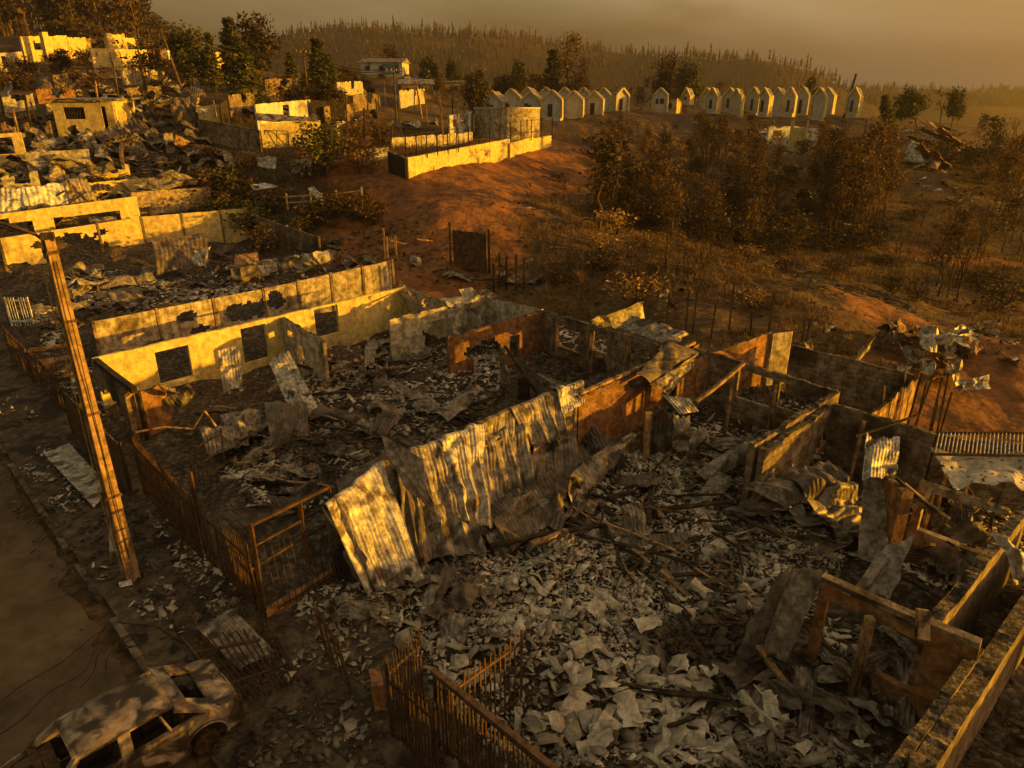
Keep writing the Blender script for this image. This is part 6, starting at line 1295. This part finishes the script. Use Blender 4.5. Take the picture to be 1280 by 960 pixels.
# local frame: +x forward (hood), z up; length -1.95..2.05
wb = (-1.22, 1.27); WR = .33
def halfw(x): return .80 - .16 * max(0, (abs(x) - 1.3) / .75) ** 2
def beltz(x): return (.90 + .02 * x) if -1.0 < x < .95 else (.88 - .1 * ((x - .95) / 1.1) ** 1.5 if x >= .95 else .88 - .06 * ((-1 - x)) )
xs = np.linspace(-1.95, 2.05, 65)
for sgn in (-1, 1):
    rows = 12; P_ = np.zeros((rows, len(xs), 3))
    for i, x in enumerate(xs):
        for j in range(rows):
            f = j / (rows - 1); z = .24 + (beltz(x) - .24) * f
            bul = .05 * math.sin(math.pi * min(1, f * 1.0)) - .05 * f * f
            P_[j, i] = (x, sgn * (halfw(x) + bul) + .012 * math.sin(x * 9 + j), z)
    keep = np.ones((rows - 1, len(xs) - 1), bool)
    for j in range(rows - 1):
        for i in range(len(xs) - 1):
            c0 = (P_[j, i] + P_[j + 1, i + 1]) / 2
            if any((c0[0] - w_) ** 2 + (c0[2] - WR) ** 2 < .39 ** 2 for w_ in wb): keep[j, i] = False
    if sgn > 0: pass
    mb = MB(); mb.grid(P_, keep); solid(cadd(mb, 'side_panel', 'car', smooth=True), .02)
    for w_ in wb:   # arch lip
        mb = MB(); mb.path([Vector((w_ + .40 * math.cos(a), sgn * (halfw(w_) + .035), WR + .40 * math.sin(a))) for a in np.linspace(-.1, math.pi + .1, 12)], .02, 5); cadd(mb, 'wheel_arch', 'car')
    # doors: raised outlines with a handle
    for dx0, dx1 in ((-.92, .02), (.06, .98)):
        mb = MB(); pts = [Vector((dx0 + .04, sgn * .835, .32)), Vector((dx1 - .03, sgn * .835, .32)), Vector((dx1, sgn * .83, .86)), Vector((dx0, sgn * .83, .86)), Vector((dx0 + .04, sgn * .835, .32))]
        mb.path(pts, .012, 4); d = cadd(mb, 'door', 'car_dark'); mb = MB(); mb.box((dx0 + .12, sgn * .865, .76), (.14, .03, .03)); h = mb.build('door_handle', M['car_dark']); h.parent = d
# roof panel
P_ = np.zeros((12, 16, 3))
for j in range(12):
    for i in range(16):
        u, v = i / 15, j / 11; x = -.86 + 1.62 * u; y = (v - .5) * 2 * (.60 - .07 * abs(2 * u - 1) ** 3); z = 1.43 - .08 * abs(2 * v - 1) ** 3 - .09 * (2 * u - 1) ** 2 - .02 * math.exp(-((u - .7) ** 2 + (v - .5) ** 2) * 20)
        P_[j, i] = (x, y, z)
mb = MB(); mb.grid(P_); solid(cadd(mb, 'roof_panel', 'car', smooth=True), .02)
def bar(a, b_, w_, name, mt='car', h_=None): mb = MB(); mb.beam(a, b_, w_, h_ or w_); return cadd(mb, name, mt)
for s_ in (-1, 1):
    bar((.74, s_ * .54, 1.30), (-.84, s_ * .55, 1.31), .07, 'roof_rail')
    bar((.73, s_ * .54, 1.29), (1.22, s_ * .70, .89), .10, 'windscreen_pillar'); bar((.0, s_ * .555, 1.31), (.04, s_ * .765, .88), .20, 'door_pillar', h_=.05)
    bar((-.84, s_ * .55, 1.30), (-1.5, s_ * .66, .89), .34, 'rear_pillar', h_=.06); bar((-.58, s_ * .57, 1.27), (-.70, s_ * .77, .89), .04, 'quarter_bar')
    bar((1.2, s_ * .75, .91), (-1.5, s_ * .75, .91), .09, 'window_sill')
bar((.74, -.54, 1.31), (.74, .54, 1.31), .07, 'windscreen_header'); bar((-.95, -.56, 1.27), (-.95, .56, 1.27), .24, 'rear_header', h_=.05)
bar((1.2, -.72, .90), (1.2, .72, .90), .12, 'scuttle', 'car_dark'); 
# boot deck, tail, hood frame (hood burnt open), nose
P_ = np.zeros((8, 8, 3))
for j in range(8):
    for i in range(8):
        u, v = i / 7, j / 7; x = -1.95 + .5 * u; P_[j, i] = (x, (v - .5) * 2 * (halfw(x) - .02), .80 + .1 * u + .03 * math.sin(9 * v + 4 * u))
mb = MB(); mb.grid(P_); solid(cadd(mb, 'boot_lid', 'car', smooth=True), .02)
P_ = np.zeros((8, 12, 3))
for j in range(8):
    for i in range(12):
        f = j / 7; y = (i / 11 - .5) * 2; P_[j, i] = (-1.95 - .08 * math.sin(f * math.pi) + .06 * y * y, y * (halfw(-1.95) + .03), .26 + .55 * f)
mb = MB(); mb.grid(P_); solid(cadd(mb, 'tailgate', 'car', smooth=True), .02)
for s_ in (-1, 1): mb = MB(); mb.box((-2.0, s_ * .52, .68), (.06, .22, .16)); cadd(mb, 'tail_lamp', 'car_dark')
mb = MB(); mb.box((-2.03, 0, .40), (.12, 1.36, .16)); cadd(mb, 'rear_bumper', 'car_dark')
P_ = np.zeros((8, 12, 3))
for j in range(8):
    for i in range(12):
        f = j / 7; y = (i / 11 - .5) * 2; P_[j, i] = (2.05 + .06 * math.sin(f * math.pi) - .12 * y * y, y * (halfw(2.05) + .02), .28 + .44 * f)
mb = MB(); mb.grid(P_); solid(cadd(mb, 'nose_panel', 'car_dark', smooth=True), .02)
for s_ in (-1, 1): mb = MB(); mb.tube((2.03, s_ * .5, .58), (2.12, s_ * .5, .58), .10, .09, 12); cadd(mb, 'headlight', 'car_dark')
mb = MB(); mb.box((1.6, .05, .55), (.5, .6, .34)); mb.box((1.55, -.42, .5), (.3, .2, .24)); mb.tube((1.5, -.2, .75), (1.85, .2, .75), .06); mb.box((1.9, 0, .6), (.06, 1.1, .3)); cadd(mb, 'engine', 'car_dark')
mb = MB(); mb.box((0, 0, .26), (3.9, 1.4, .06)); cadd(mb, 'floor_pan', 'car_dark')
for x in (.35, -.65):
    for s_ in (-1, 1):
        mb = MB(); mb.box((x, s_ * .36, .42), (.46, .46, .1)); mb.box((x - .24, s_ * .36, .72), (.06, .44, .55), tilt=Matrix.Rotation(-.25, 3, 'Y'))
        for k in range(4): mb.tube((x - .2 - .02 * k, s_ * .36 - .2 + .13 * k, .45), (x - .3, s_ * .36 - .2 + .13 * k, 1.0), .012, .012, 4)
        cadd(mb, 'seat_frame', 'car_dark')
mb = MB(); mb.path([Vector((.85, .36 + .17 * math.cos(a), .85 + .17 * math.sin(a))) for a in np.linspace(0, 6.28, 14)], .015, 5); cadd(mb, 'steering_wheel', 'car_dark'); mb = MB(); mb.box((1.02, 0, .8), (.2, 1.3, .16)); cadd(mb, 'dashboard', 'car_dark')
for w_ in wb:
    for s_ in (-1, 1):
        mb = MB(); c0 = Vector((w_, s_ * .70, WR - .08)); mb.tube(c0 - Vector((0, .09, 0)), c0 + Vector((0, .09, 0)), .245, .245, 24); mb.tube(c0 + Vector((0, s_ * .09, 0)), c0 + Vector((0, s_ * .12, 0)), .1, .07, 12)
        for k in range(6): a = k * math.pi / 3; mb.beam(c0 + Vector((0, s_ * .1, 0)), c0 + Vector((.23 * math.cos(a), s_ * .1, .23 * math.sin(a))), .05, .03)
        cadd(mb, 'wheel', 'rust')

# ============================================================ trees and shrubs
def leaf_quads(centers, size, g, droop=.0, elong=1.6):
    n_ = len(centers)
    a = g.normal(size=(n_, 3)); a[:, 2] = a[:, 2] * .6 - droop; a /= np.linalg.norm(a, axis=1)[:, None]
    b_ = g.normal(size=(n_, 3)); b_ -= (b_ * a).sum(1)[:, None] * a; b_ /= np.linalg.norm(b_, axis=1)[:, None]
    s = size * np.exp(g.normal(0, .3, n_))[:, None]
    A1, B1 = a * s * elong / 2, b_ * s / 2
    V = np.stack([centers - A1, centers - A1 * .1 + B1, centers + A1, centers + A1 * .1 - B1], 1).reshape(-1, 3)
    F = np.arange(n_ * 4).reshape(-1, 4)
    return V, F
def mesh_np(name, V, F, mt):
    me = bpy.data.meshes.new(name); me.from_pydata(V.tolist(), [], F.tolist()); me.materials.append(M[mt]); me.update()
    o = bpy.data.objects.new(name, me); COL.objects.link(o); return o
def tree_proto(name, cat, kind, seed, leaf='leaf_brown', h=8.0, n_leaf=1500, lsize=.22, spread=.35):
    g = np.random.default_rng(seed); rr = random.Random(seed)
    root = bpy.data.objects.new(name, None); COL.objects.link(root); root['category'] = cat
    mb = MB(); tips = []; V = Vector
    if kind == 'conifer':
        pts = [V((rr.uniform(-.05, .05) * i, rr.uniform(-.05, .05) * i, h * i / 7 - .3)) for i in range(8)]; mb.path(pts, h * .022, 6, h * .004)
        nb = 46
        for i in range(nb):
            f = .14 + .84 * i / nb; L_ = h * spread * (1 - f) ** .8 * rr.uniform(.55, 1.15) + .15; an = i * 2.4 + rr.uniform(-.4, .4)
            k = min(6, int(f * 7)); b0 = pts[k].lerp(pts[k + 1], f * 7 - k) if k < 7 else pts[7]
            e = b0 + V((math.cos(an) * L_, math.sin(an) * L_, -L_ * rr.uniform(-.15, .35))); mb.tube(b0, e, .035, .012, 4, False)
            for t in np.linspace(.25, 1, 6): tips.append((b0.lerp(e, t), .16 * L_ + .12))
    elif kind == 'gum':      # tall thin burnt tree: clumps hang along a long trunk
        pts = [V((rr.uniform(-.12, .12) * i ** .8, rr.uniform(-.12, .12) * i ** .8, h * i / 8 - .3)) for i in range(9)]; mb.path(pts, h * .016, 6, h * .004)
        for i in range(18):
            f = rr.uniform(.25, .98); k = min(7, int(f * 8)); b0 = pts[k].lerp(pts[k + 1], f * 8 - k); an = rr.uniform(0, 6.28); L_ = h * spread * rr.uniform(.3, .8) * (1.15 - f)
            e = b0 + V((math.cos(an) * L_, math.sin(an) * L_, L_ * rr.uniform(.3, 1.2))); m_ = b0.lerp(e, .5) + V((0, 0, -.08 * L_)); mb.path([b0, m_, e], .04, 4, .012)
            for t in (.5, .8, 1): tips.append((b0.lerp(e, t), .28 + .06 * h * .5))
    elif kind == 'round':
        pts = [V((rr.uniform(-.1, .1) * i, rr.uniform(-.1, .1) * i, h * .5 * i / 4 - .3)) for i in range(5)]; mb.path(pts, h * .03, 7, h * .018)
        for i in range(16):
            an = i * 2.4; el = rr.uniform(.15, 1.35); L_ = h * spread * rr.uniform(.7, 1.1); b0 = pts[rr.choice([2, 3, 4])]
            e = b0 + V((math.cos(an) * math.cos(el) * L_, math.sin(an) * math.cos(el) * L_, math.sin(el) * L_ * 1.15)); m_ = b0.lerp(e, .5) + V((rr.uniform(-.2, .2), rr.uniform(-.2, .2), .1)); mb.path([b0, m_, e], h * .012, 5, .015)
            for t in (.55, .8, 1): tips.append((b0.lerp(e, t) + V((rr.uniform(-.3, .3), rr.uniform(-.3, .3), rr.uniform(-.2, .3))), h * .085))
    elif kind == 'snag':
        def br(p, d, L_, r_, dep):
            e = p + d * L_; m_ = p.lerp(e, .5) + V((rr.uniform(-1, 1), rr.uniform(-1, 1), rr.uniform(-.3, .6))) * L_ * .07
            mb.path([p, m_, e], r_, 5 if dep < 2 else 3, r_ * .55)
            if dep >= 4: tips.append((e, .14)); return
            for _ in range(3):
                q = (d + V((rr.uniform(-1, 1), rr.uniform(-1, 1), rr.uniform(-.2, .7))) * .75).normalized(); br(m_.lerp(e, rr.uniform(.1, 1)), q, L_ * rr.uniform(.45, .72), r_ * .5, dep + 1)
        br(V((0, 0, -.3)), V((rr.uniform(-.1, .1), rr.uniform(-.1, .1), 1)).normalized(), h * .5, h * .014, 0)
    elif kind == 'bush':
        for i in range(14):
            an = rr.uniform(0, 6.28); el = rr.uniform(.5, 1.45); L_ = h * rr.uniform(.6, 1.1); e = V((math.cos(an) * math.cos(el) * L_, math.sin(an) * math.cos(el) * L_, math.sin(el) * L_))
            m_ = e * .5 + V((rr.uniform(-.1, .1), rr.uniform(-.1, .1), .05)) * h; mb.path([V((0, 0, -.1)), m_, e], .022, 3, .006)
            for t in (.45, .7, .9, 1): tips.append((e * t, h * .15))
            for _ in range(3): q = m_ + V((rr.uniform(-.4, .4), rr.uniform(-.4, .4), rr.uniform(.1, .5))) * h; mb.tube(m_, q, .01, .004, 3, False); tips.append((q, h * .1))
    tr = mb.build('trunk' if kind != 'bush' else 'stems', M['bark' if kind != 'snag' else 'char']); tr.parent = root
    if n_leaf:
        T_ = np.array([list(t[0]) for t in tips]); sg = np.array([t[1] for t in tips]); i = g.integers(0, len(T_), n_leaf)
        w = g.random(len(T_)) ** .7; i = i[g.random(n_leaf) < w[i] + .15]
        c = T_[i] + g.normal(size=(len(i), 3)) * sg[i][:, None] * np.array([1, 1, .8])
        c = c[c[:, 2] > .05]; Vv, F = leaf_quads(c, lsize, g, .5 if kind == 'gum' else .1)
        cr_ = mesh_np('crown' if kind != 'bush' else 'foliage', Vv, F, leaf); cr_.parent = root
    root['h'] = h; return root
PR = {
 'gumA': tree_proto('scorched_tree', 'tree', 'gum', 1, 'leaf_brown', 9, 1500, .19, .22), 'gumB': tree_proto('scorched_tree', 'tree', 'gum', 2, 'leaf_brown', 9, 1300, .19, .28), 'gumC': tree_proto('scorched_tree', 'tree', 'gum', 3, 'leaf_dark', 9, 1000, .19, .24),
 'farA': tree_proto('forest_tree', 'tree', 'gum', 4, 'leaf_dark', 13, 330, .38, .12), 'farB': tree_proto('forest_tree', 'tree', 'gum', 5, 'leaf_brown', 13, 280, .38, .15),
 'conA': tree_proto('conifer', 'conifer', 'conifer', 6, 'leaf_green', 10, 5200, .30, .30), 'conB': tree_proto('conifer', 'conifer', 'conifer', 7, 'leaf_green', 10, 3000, .28, .16),
 'rndA': tree_proto('round_tree', 'tree', 'round', 8, 'leaf_green', 8, 5200, .30, .42), 'rndB': tree_proto('round_tree', 'tree', 'round', 9, 'leaf_dark', 8, 4200, .30, .40), 'rndC': tree_proto('round_tree', 'tree', 'round', 10, 'leaf_green', 6, 2400, .2, .42),
 'snA': tree_proto('dead_tree', 'dead tree', 'snag', 11, None, 6, 0), 'snB': tree_proto('dead_tree', 'dead tree', 'snag', 12, 'leaf_brown', 6, 420, .12), 'snC': tree_proto('dead_tree', 'dead tree', 'snag', 13, 'leaf_brown', 6, 260, .12),
 'buA': tree_proto('shrub', 'shrub', 'bush', 14, 'leaf_brown', 1.6, 700, .11), 'buB': tree_proto('shrub', 'shrub', 'bush', 15, 'leaf_dry', 1.5, 380, .10), 'buC': tree_proto('shrub', 'shrub', 'bush', 16, 'leaf_dark', 1.7, 520, .12), 'buD': tree_proto('shrub', 'shrub', 'bush', 17, 'leaf_green', 1.8, 1100, .12), 'buE': tree_proto('dry_shrub', 'shrub', 'bush', 18, None, 1.5, 0),
}
used_t = set()
def put(k, p, s, label, group=None, rz=None, wide=1.0, tilt=(0, 0)):
    pr = PR[k]; rz = random.uniform(0, 6.28) if rz is None else rz
    if k in used_t: o = copy_tree(pr, p, rz, (s * wide, s * wide, s), label, group, tilt=tilt)
    else:
        o = pr; used_t.add(k); o.location = p; o.rotation_euler = (tilt[0], tilt[1], rz); o.scale = (s * wide, s * wide, s); o['label'] = label
        if group: o['group'] = group
    return o
def single(k, px, pyt, d, label, wide=1.0, pyb=None, tilt=(0, 0), group=None):
    p = gd(px, d) if pyb is None else W_(px, pyb, 0, True)
    hh = max(.5, top_at(p, pyt)); return put(k, p, hh / PR[k]['h'], label, group, wide=wide, tilt=tilt)
single('conB', 270, 36, 88, 'thin tall conifer left of the big dark conifer on the upper left slope'); single('conA', 297, 17, 92, 'biggest dark conifer of the upper left slope', 1.0)
single('rndB', 322, 17, 118, 'large round burnt tree behind the biggest conifer', .9); single('conA', 310, 48, 80, 'bushy conifer in front of the round burnt tree', 1.3); single('conB', 366, 62, 95, 'small conifer just left of the straight pole', 1.6)
single('conB', 400, 44, 100, 'pointed conifer just right of the straight pole', 1.7); single('conA', 414, 66, 110, 'short wide conifer right of the pointed one', 1.2); single('rndA', 243, 30, 98, 'leafy brown green tree right of the leaning pole', .9); single('gumC', 225, 62, 100, 'dark tree between the leaning pole and the upper terrace', .9)
single('rndA', 252, 60, 92, 'lower leafy tree by the sunlit wall fragment', .9); single('rndB', 432, 84, 120, 'dark tree mass at the left of the cream and teal house')
single('rndB', 490, 57, 190, 'hazy round tree behind the cream and teal house', .7); single('rndA', 538, 67, 150, 'round tree with a flat base right of the cream and teal house', .6); single('rndA', 567, 72, 150, 'second round tree right of the cream and teal house', .5)
single('rndB', 596, 92, 92, 'dark tall evergreen just left of the round water tank', .62); single('conB', 608, 84, 130, 'wind bent small tree above the dark evergreen', 1.6, tilt=(0, .2)); single('rndA', 649, 74, 150, 'round topped tree standing alone above the gabled houses', .45)
single('conB', 692, 58, 165, 'thin pointed tree left of the tallest poplar', 1.5); single('gumA', 710, 42, 150, 'tallest poplar like tree of the skyline', .9); single('gumB', 727, 70, 150, 'shorter leafy tree right of the tallest skyline tree', .9)
single('rndB', 831, 70, 160, 'burnt round tree on the ridge left of centre right', .55); single('rndA', 857, 73, 150, 'dark round tree at the left end of the right-hand gabled row', .6); single('snB', 822, 72, 160, 'bare spindly tree beside the burnt round ridge tree')
single('rndA', 1146, 104, 112, 'wind blown bushy tree on the right skyline', .8, tilt=(0, .35)); single('rndA', 1188, 108, 118, 'upright tree right of the wind blown one', .5); single('snB', 1172, 110, 118, 'thin hazy tree between the two right skyline trees'); single('conB', 1112, 113, 100, 'dark narrow leaning tree on the right skyline', 1.3, tilt=(0, .3)); single('gumC', 1221, 140, 100, 'small dark tree near the right end of the skyline')
single('rndB', 1003, 98, 150, 'hazy small tree behind the right-hand gabled row', .6)
random.seed(21)
def zone(kinds, n_, px, dd, hgt, label, group, wide=(.8, 1.2), tilt=0, edge=None):
    for _ in range(n_):
        x = random.uniform(*px); d = random.uniform(*dd); p = gd(x, d); k = random.choice(kinds)
        hh = random.uniform(*hgt)
        if edge and top_at(p, edge(x)) < hh: hh = max(1.5, top_at(p, edge(x)))
        p.z = hz(p.x, p.y) - .1
        put(k, p, hh / PR[k]['h'], label, group, wide=random.uniform(*wide), tilt=(random.uniform(-tilt, tilt), random.uniform(-tilt, tilt)))
zone(['farA', 'farA', 'farB'], 150, (-60, 228), (142, 215), (9, 17), 'burnt forest tree on the hill above the upper left terrace', 'burnt forest on the upper left hill', edge=lambda x: -200 if x < 190 else 6 + (x - 190) * .9)
zone(['snB', 'gumA', 'buC'], 18, (20, 230), (118, 136), (2, 5), 'low scorched tree just behind the upper terrace walls', 'scorched trees behind the upper terrace')
zone(['snB', 'buC', 'buA'], 26, (0, 230), (80, 96), (1.0, 2.4), 'dark scrubby tree on the slope between the terrace and the yellow house', 'scrub below the upper terrace', wide=(1, 1.5))
zone(['gumC', 'rndB', 'gumA'], 60, (430, 900), (142, 200), (3.5, 8), 'dark hazy tree of the belt behind the gabled rows', 'tree belt behind the gabled rows', wide=(.9, 1.5), edge=lambda x: 84 if x > 640 else 92)
zone(['snB', 'snC', 'gumC'], 16, (760, 1060), (135, 165), (4, 7), 'spindly burnt tree behind the right-hand ridge', 'spindly trees behind the right ridge', edge=lambda x: 98)
zone(['rndB', 'buC', 'snB', 'buA'], 24, (300, 470), (82, 118), (1.5, 3.6), 'dark scrubby tree round the shed on the left slope', 'scrub round the shed', edge=lambda x: 92)
zone(['rndC', 'buD', 'buA'], 18, (255, 350), (51, 58), (1.2, 2.4), 'dull green bush between the block wall and the left garden', 'green bushes in the left garden', wide=(1, 1.4))
zone(['snB', 'buA', 'buB', 'snC'], 34, (390, 480), (50, 74), (1.0, 2.5), 'twiggy burnt bush on the bank left of the red track', 'twiggy bushes left of the red track')
zone(['buC', 'buA', 'buB'], 20, (240, 330), (54, 60), (.8, 1.6), 'dark bush in the hollow under the block wall', 'bushes under the block wall'); single('rndC', 410, 145, 58, 'green leafy bush beside the sunlit garden wall', 1.0)
zone(['buA', 'buC', 'snB'], 22, (310, 480), (46, 52), (.8, 2.0), 'scorched bush around the pale ranch rail fence', 'bushes round the rail fence')
# gully thicket
zone(['gumC', 'rndB', 'snA', 'snC', 'buC', 'buC'], 80, (740, 1110), (54, 84), (1.2, 3.6), 'dark charred sapling filling the gully beneath the taller burnt trees', 'charred undergrowth of the gully', wide=(.9, 1.5))
zone(['gumC', 'rndB', 'snC', 'buC'], 24, (0, 240), (98, 114), (2, 4), 'dark scorched tree climbing the slope left of the leaning pole', 'dark trees climbing the left slope', edge=lambda x: 60)
zone(['snA', 'snC', 'gumC', 'snB'], 26, (1110, 1290), (44, 72), (2.5, 5.5), 'thin burnt tree above the dirt path at the right edge', 'thin burnt trees above the right path')
zone(['snA', 'snB', 'snC', 'gumC', 'snC', 'gumA', 'gumB'], 85, (740, 970), (52, 92), (3, 7), 'burnt tree in the gully thicket right of the red track', 'gully thicket right of the red track', edge=lambda x: 140)
zone(['gumC', 'gumA', 'snB', 'snA'], 26, (1010, 1110), (66, 90), (4, 7), 'brown feathery burnt tree in the ravine below the bungalow', 'ravine trees below the bungalow', edge=lambda x: 150 if x > 1020 else 195)
zone(['gumA', 'snB', 'snA', 'gumC'], 34, (1215, 1320), (58, 98), (3.5, 7), 'brown hazy burnt tree along the right edge above the path', 'right edge trees above the path', edge=lambda x: 140)
zone(['buA', 'buB', 'buC', 'buE', 'snB'], 30, (940, 1250), (84, 104), (1.5, 3.5), 'scorched bush on the spur round the collapsed hut', 'bushes round the collapsed hut', edge=lambda x: 158)
for px, pt, pb in ((1068, 150, 300), (1092, 160, 285), (1044, 170, 290), (1078, 200, 310)): single('gumA', px, pt, 0, 'tall brown feathery burnt tree standing in the middle of the ravine', .75, pyb=pb, group='tall feathery trees of the ravine')
single('snC', 833, 222, 0, 'dark bare tree with a round twiggy head on the burnt slope', .8, pyb=335); single('snA', 888, 215, 0, 'thin black leaning trunk on the burnt slope', .5, pyb=322); single('snB', 800, 190, 0, 'pale multi stemmed bare tree on the burnt slope', .8, pyb=268)
zone(['buC', 'buE', 'buC', 'buE', 'snA'], 70, (690, 1290), (38, 80), (.4, 1.5), 'scorched shrub on the burnt hillside right of the red track', 'shrubs of the burnt hillside', wide=(1, 1.6))
zone(['buC', 'buE', 'snC', 'snA'], 30, (900, 1300), (42, 58), (.8, 2.4), 'tangled dry shrub above the dirt path at right', 'shrubs above the right path', wide=(1, 1.6))
zone(['buB', 'buE', 'snA'], 40, (690, 1000), (34, 50), (.6, 1.8), 'dry shrub at the foot of the burnt slope behind the ruins', 'shrubs behind the middle ruins', wide=(1, 1.5))
# fallen branches on the hillside
for i in range(46):
    px, d = random.uniform(640, 1250), random.uniform(38, 74); p = gd(px, d); p.z = hz(p.x, p.y) + .15; a = random.uniform(0, 6.28); l = random.uniform(1.2, 4.5)
    pts = [p + Vector((math.cos(a) * l * f + .2 * math.sin(f * 5 + i), math.sin(a) * l * f, 0)) for f in np.linspace(0, 1, 5)]; pts = [Vector((q.x, q.y, hz(q.x, q.y) + .18)) for q in pts]
    mb = MB(); mb.path(pts, .06, 5, .02); tag(mb.build('fallen_branch', M['bark' if i % 3 else 'timber'], None, p), 'fallen branch lying on the burnt hillside', 'branch', 'fallen branches on the hillside')
# forest on the far hills
g = np.random.default_rng(5); V_, F_ = [], []; cnt = 0; b0 = 0
xs_, ys_ = g.uniform(-650, 900, 42000), g.uniform(430, 1250, 42000); zs_ = H(xs_, ys_)
pxx = 640 + FPX * xs_ / (ys_ * CP + (CAMH - zs_) * SP); ok = (pxx > -60) & (pxx < 1340) & (zs_ > 14); xs_, ys_, zs_ = xs_[ok], ys_[ok], zs_[ok]
keep = (g.random(len(xs_)) < .9) & (fbm(xs_ / 28, ys_ / 28, 91, 3) > -.25); xs_, ys_, zs_ = xs_[keep], ys_[keep], zs_[keep]
for x, y, z in zip(xs_, ys_, zs_):
    hgt = min(15, 7 * np.exp(g.normal(0, .32))); w = hgt * g.uniform(.05, .13); a = g.random() * 3
    vs_ = [(x - .2, y, z - 2), (x + .2, y, z - 2), (x + .1, y, z + hgt)]; fs_ = [(0, 1, 2)]
    for k in range(3):
        zz = z + hgt * (.2 + .25 * k); ww = w * (1.1 - .28 * k) * g.uniform(.6, 1.3); ww *= g.uniform(.9, 1.7); an = a + k * 1.1; c_, s_ = math.cos(an), math.sin(an); j = len(vs_)
        vs_ += [(x - c_ * ww, y - s_ * ww, zz), (x + s_ * ww, y - c_ * ww, zz + g.uniform(-1, 1)), (x + c_ * ww, y + s_ * ww, zz), (x - s_ * ww, y + c_ * ww, zz), (x, y, min(z + hgt * 1.02, zz + hgt * .34))]
        fs_ += [(j, j + 1, j + 4), (j + 1, j + 2, j + 4), (j + 2, j + 3, j + 4), (j + 3, j, j + 4)]
    V_ += vs_; F_ += [tuple(q + b0 for q in f) for f in fs_]; b0 = len(V_)
me = bpy.data.meshes.new('forest'); me.from_pydata(V_, [], F_); me.materials.append(M['leaf_dark']); o = bpy.data.objects.new('forest', me); COL.objects.link(o); tag(o, kind='stuff')
# dry grass and twigs on the hillside
def tufts(name, pxr, dr, n_, mt, size, seed):
    g = np.random.default_rng(seed); d = g.uniform(dr[0] ** .7, dr[1] ** .7, n_) ** (1 / .7); px = g.uniform(*pxr, n_)
    x = (px - 640) / FPX * (d * CP + 8 * SP); z = H(x, d); s_, t_ = st(x, d); k = (fbm(x / 3, d / 3, 61, 3) > -.08) & (s_ > 26.5)
    dr_ = np.full(len(x), 99.0)
    for pts, rad in red_lines: dr_ = np.minimum(dr_, dist_line(x, d, pline(pts)) / rad)
    k &= dr_ > .85
    x, d, z = x[k], d[k], z[k]; m_ = 5; n2 = len(x)
    X_ = np.repeat(x, m_) + g.normal(0, .12, n2 * m_); Y_ = np.repeat(d, m_) + g.normal(0, .12, n2 * m_); Z_ = np.repeat(z, m_) - .03
    hh = size * np.exp(g.normal(0, .4, n2 * m_)); an = g.random(n2 * m_) * 6.28; ln = g.random((n2 * m_)) * .8 * hh; w = .012 + .02 * g.random(n2 * m_)
    P0 = np.stack([X_ - w * np.sin(an), Y_ + w * np.cos(an), Z_], -1); P1 = np.stack([X_ + w * np.sin(an), Y_ - w * np.cos(an), Z_], -1); P2 = np.stack([X_ + ln * np.cos(an), Y_ + ln * np.sin(an), Z_ + hh], -1)
    V = np.stack([P0, P1, P2], 1).reshape(-1, 3); o = mesh_np(name, V, np.arange(len(V)).reshape(-1, 3), mt); tag(o, kind='stuff')
tufts('dry_grass', (620, 1330), (30, 75), 9000, 'leaf_dry', .2, 1); tufts('undergrowth', (620, 1330), (30, 95), 9000, 'leaf_brown', .38, 2); tufts('undergrowth', (230, 640), (44, 80), 9000, 'leaf_brown', .4, 3)
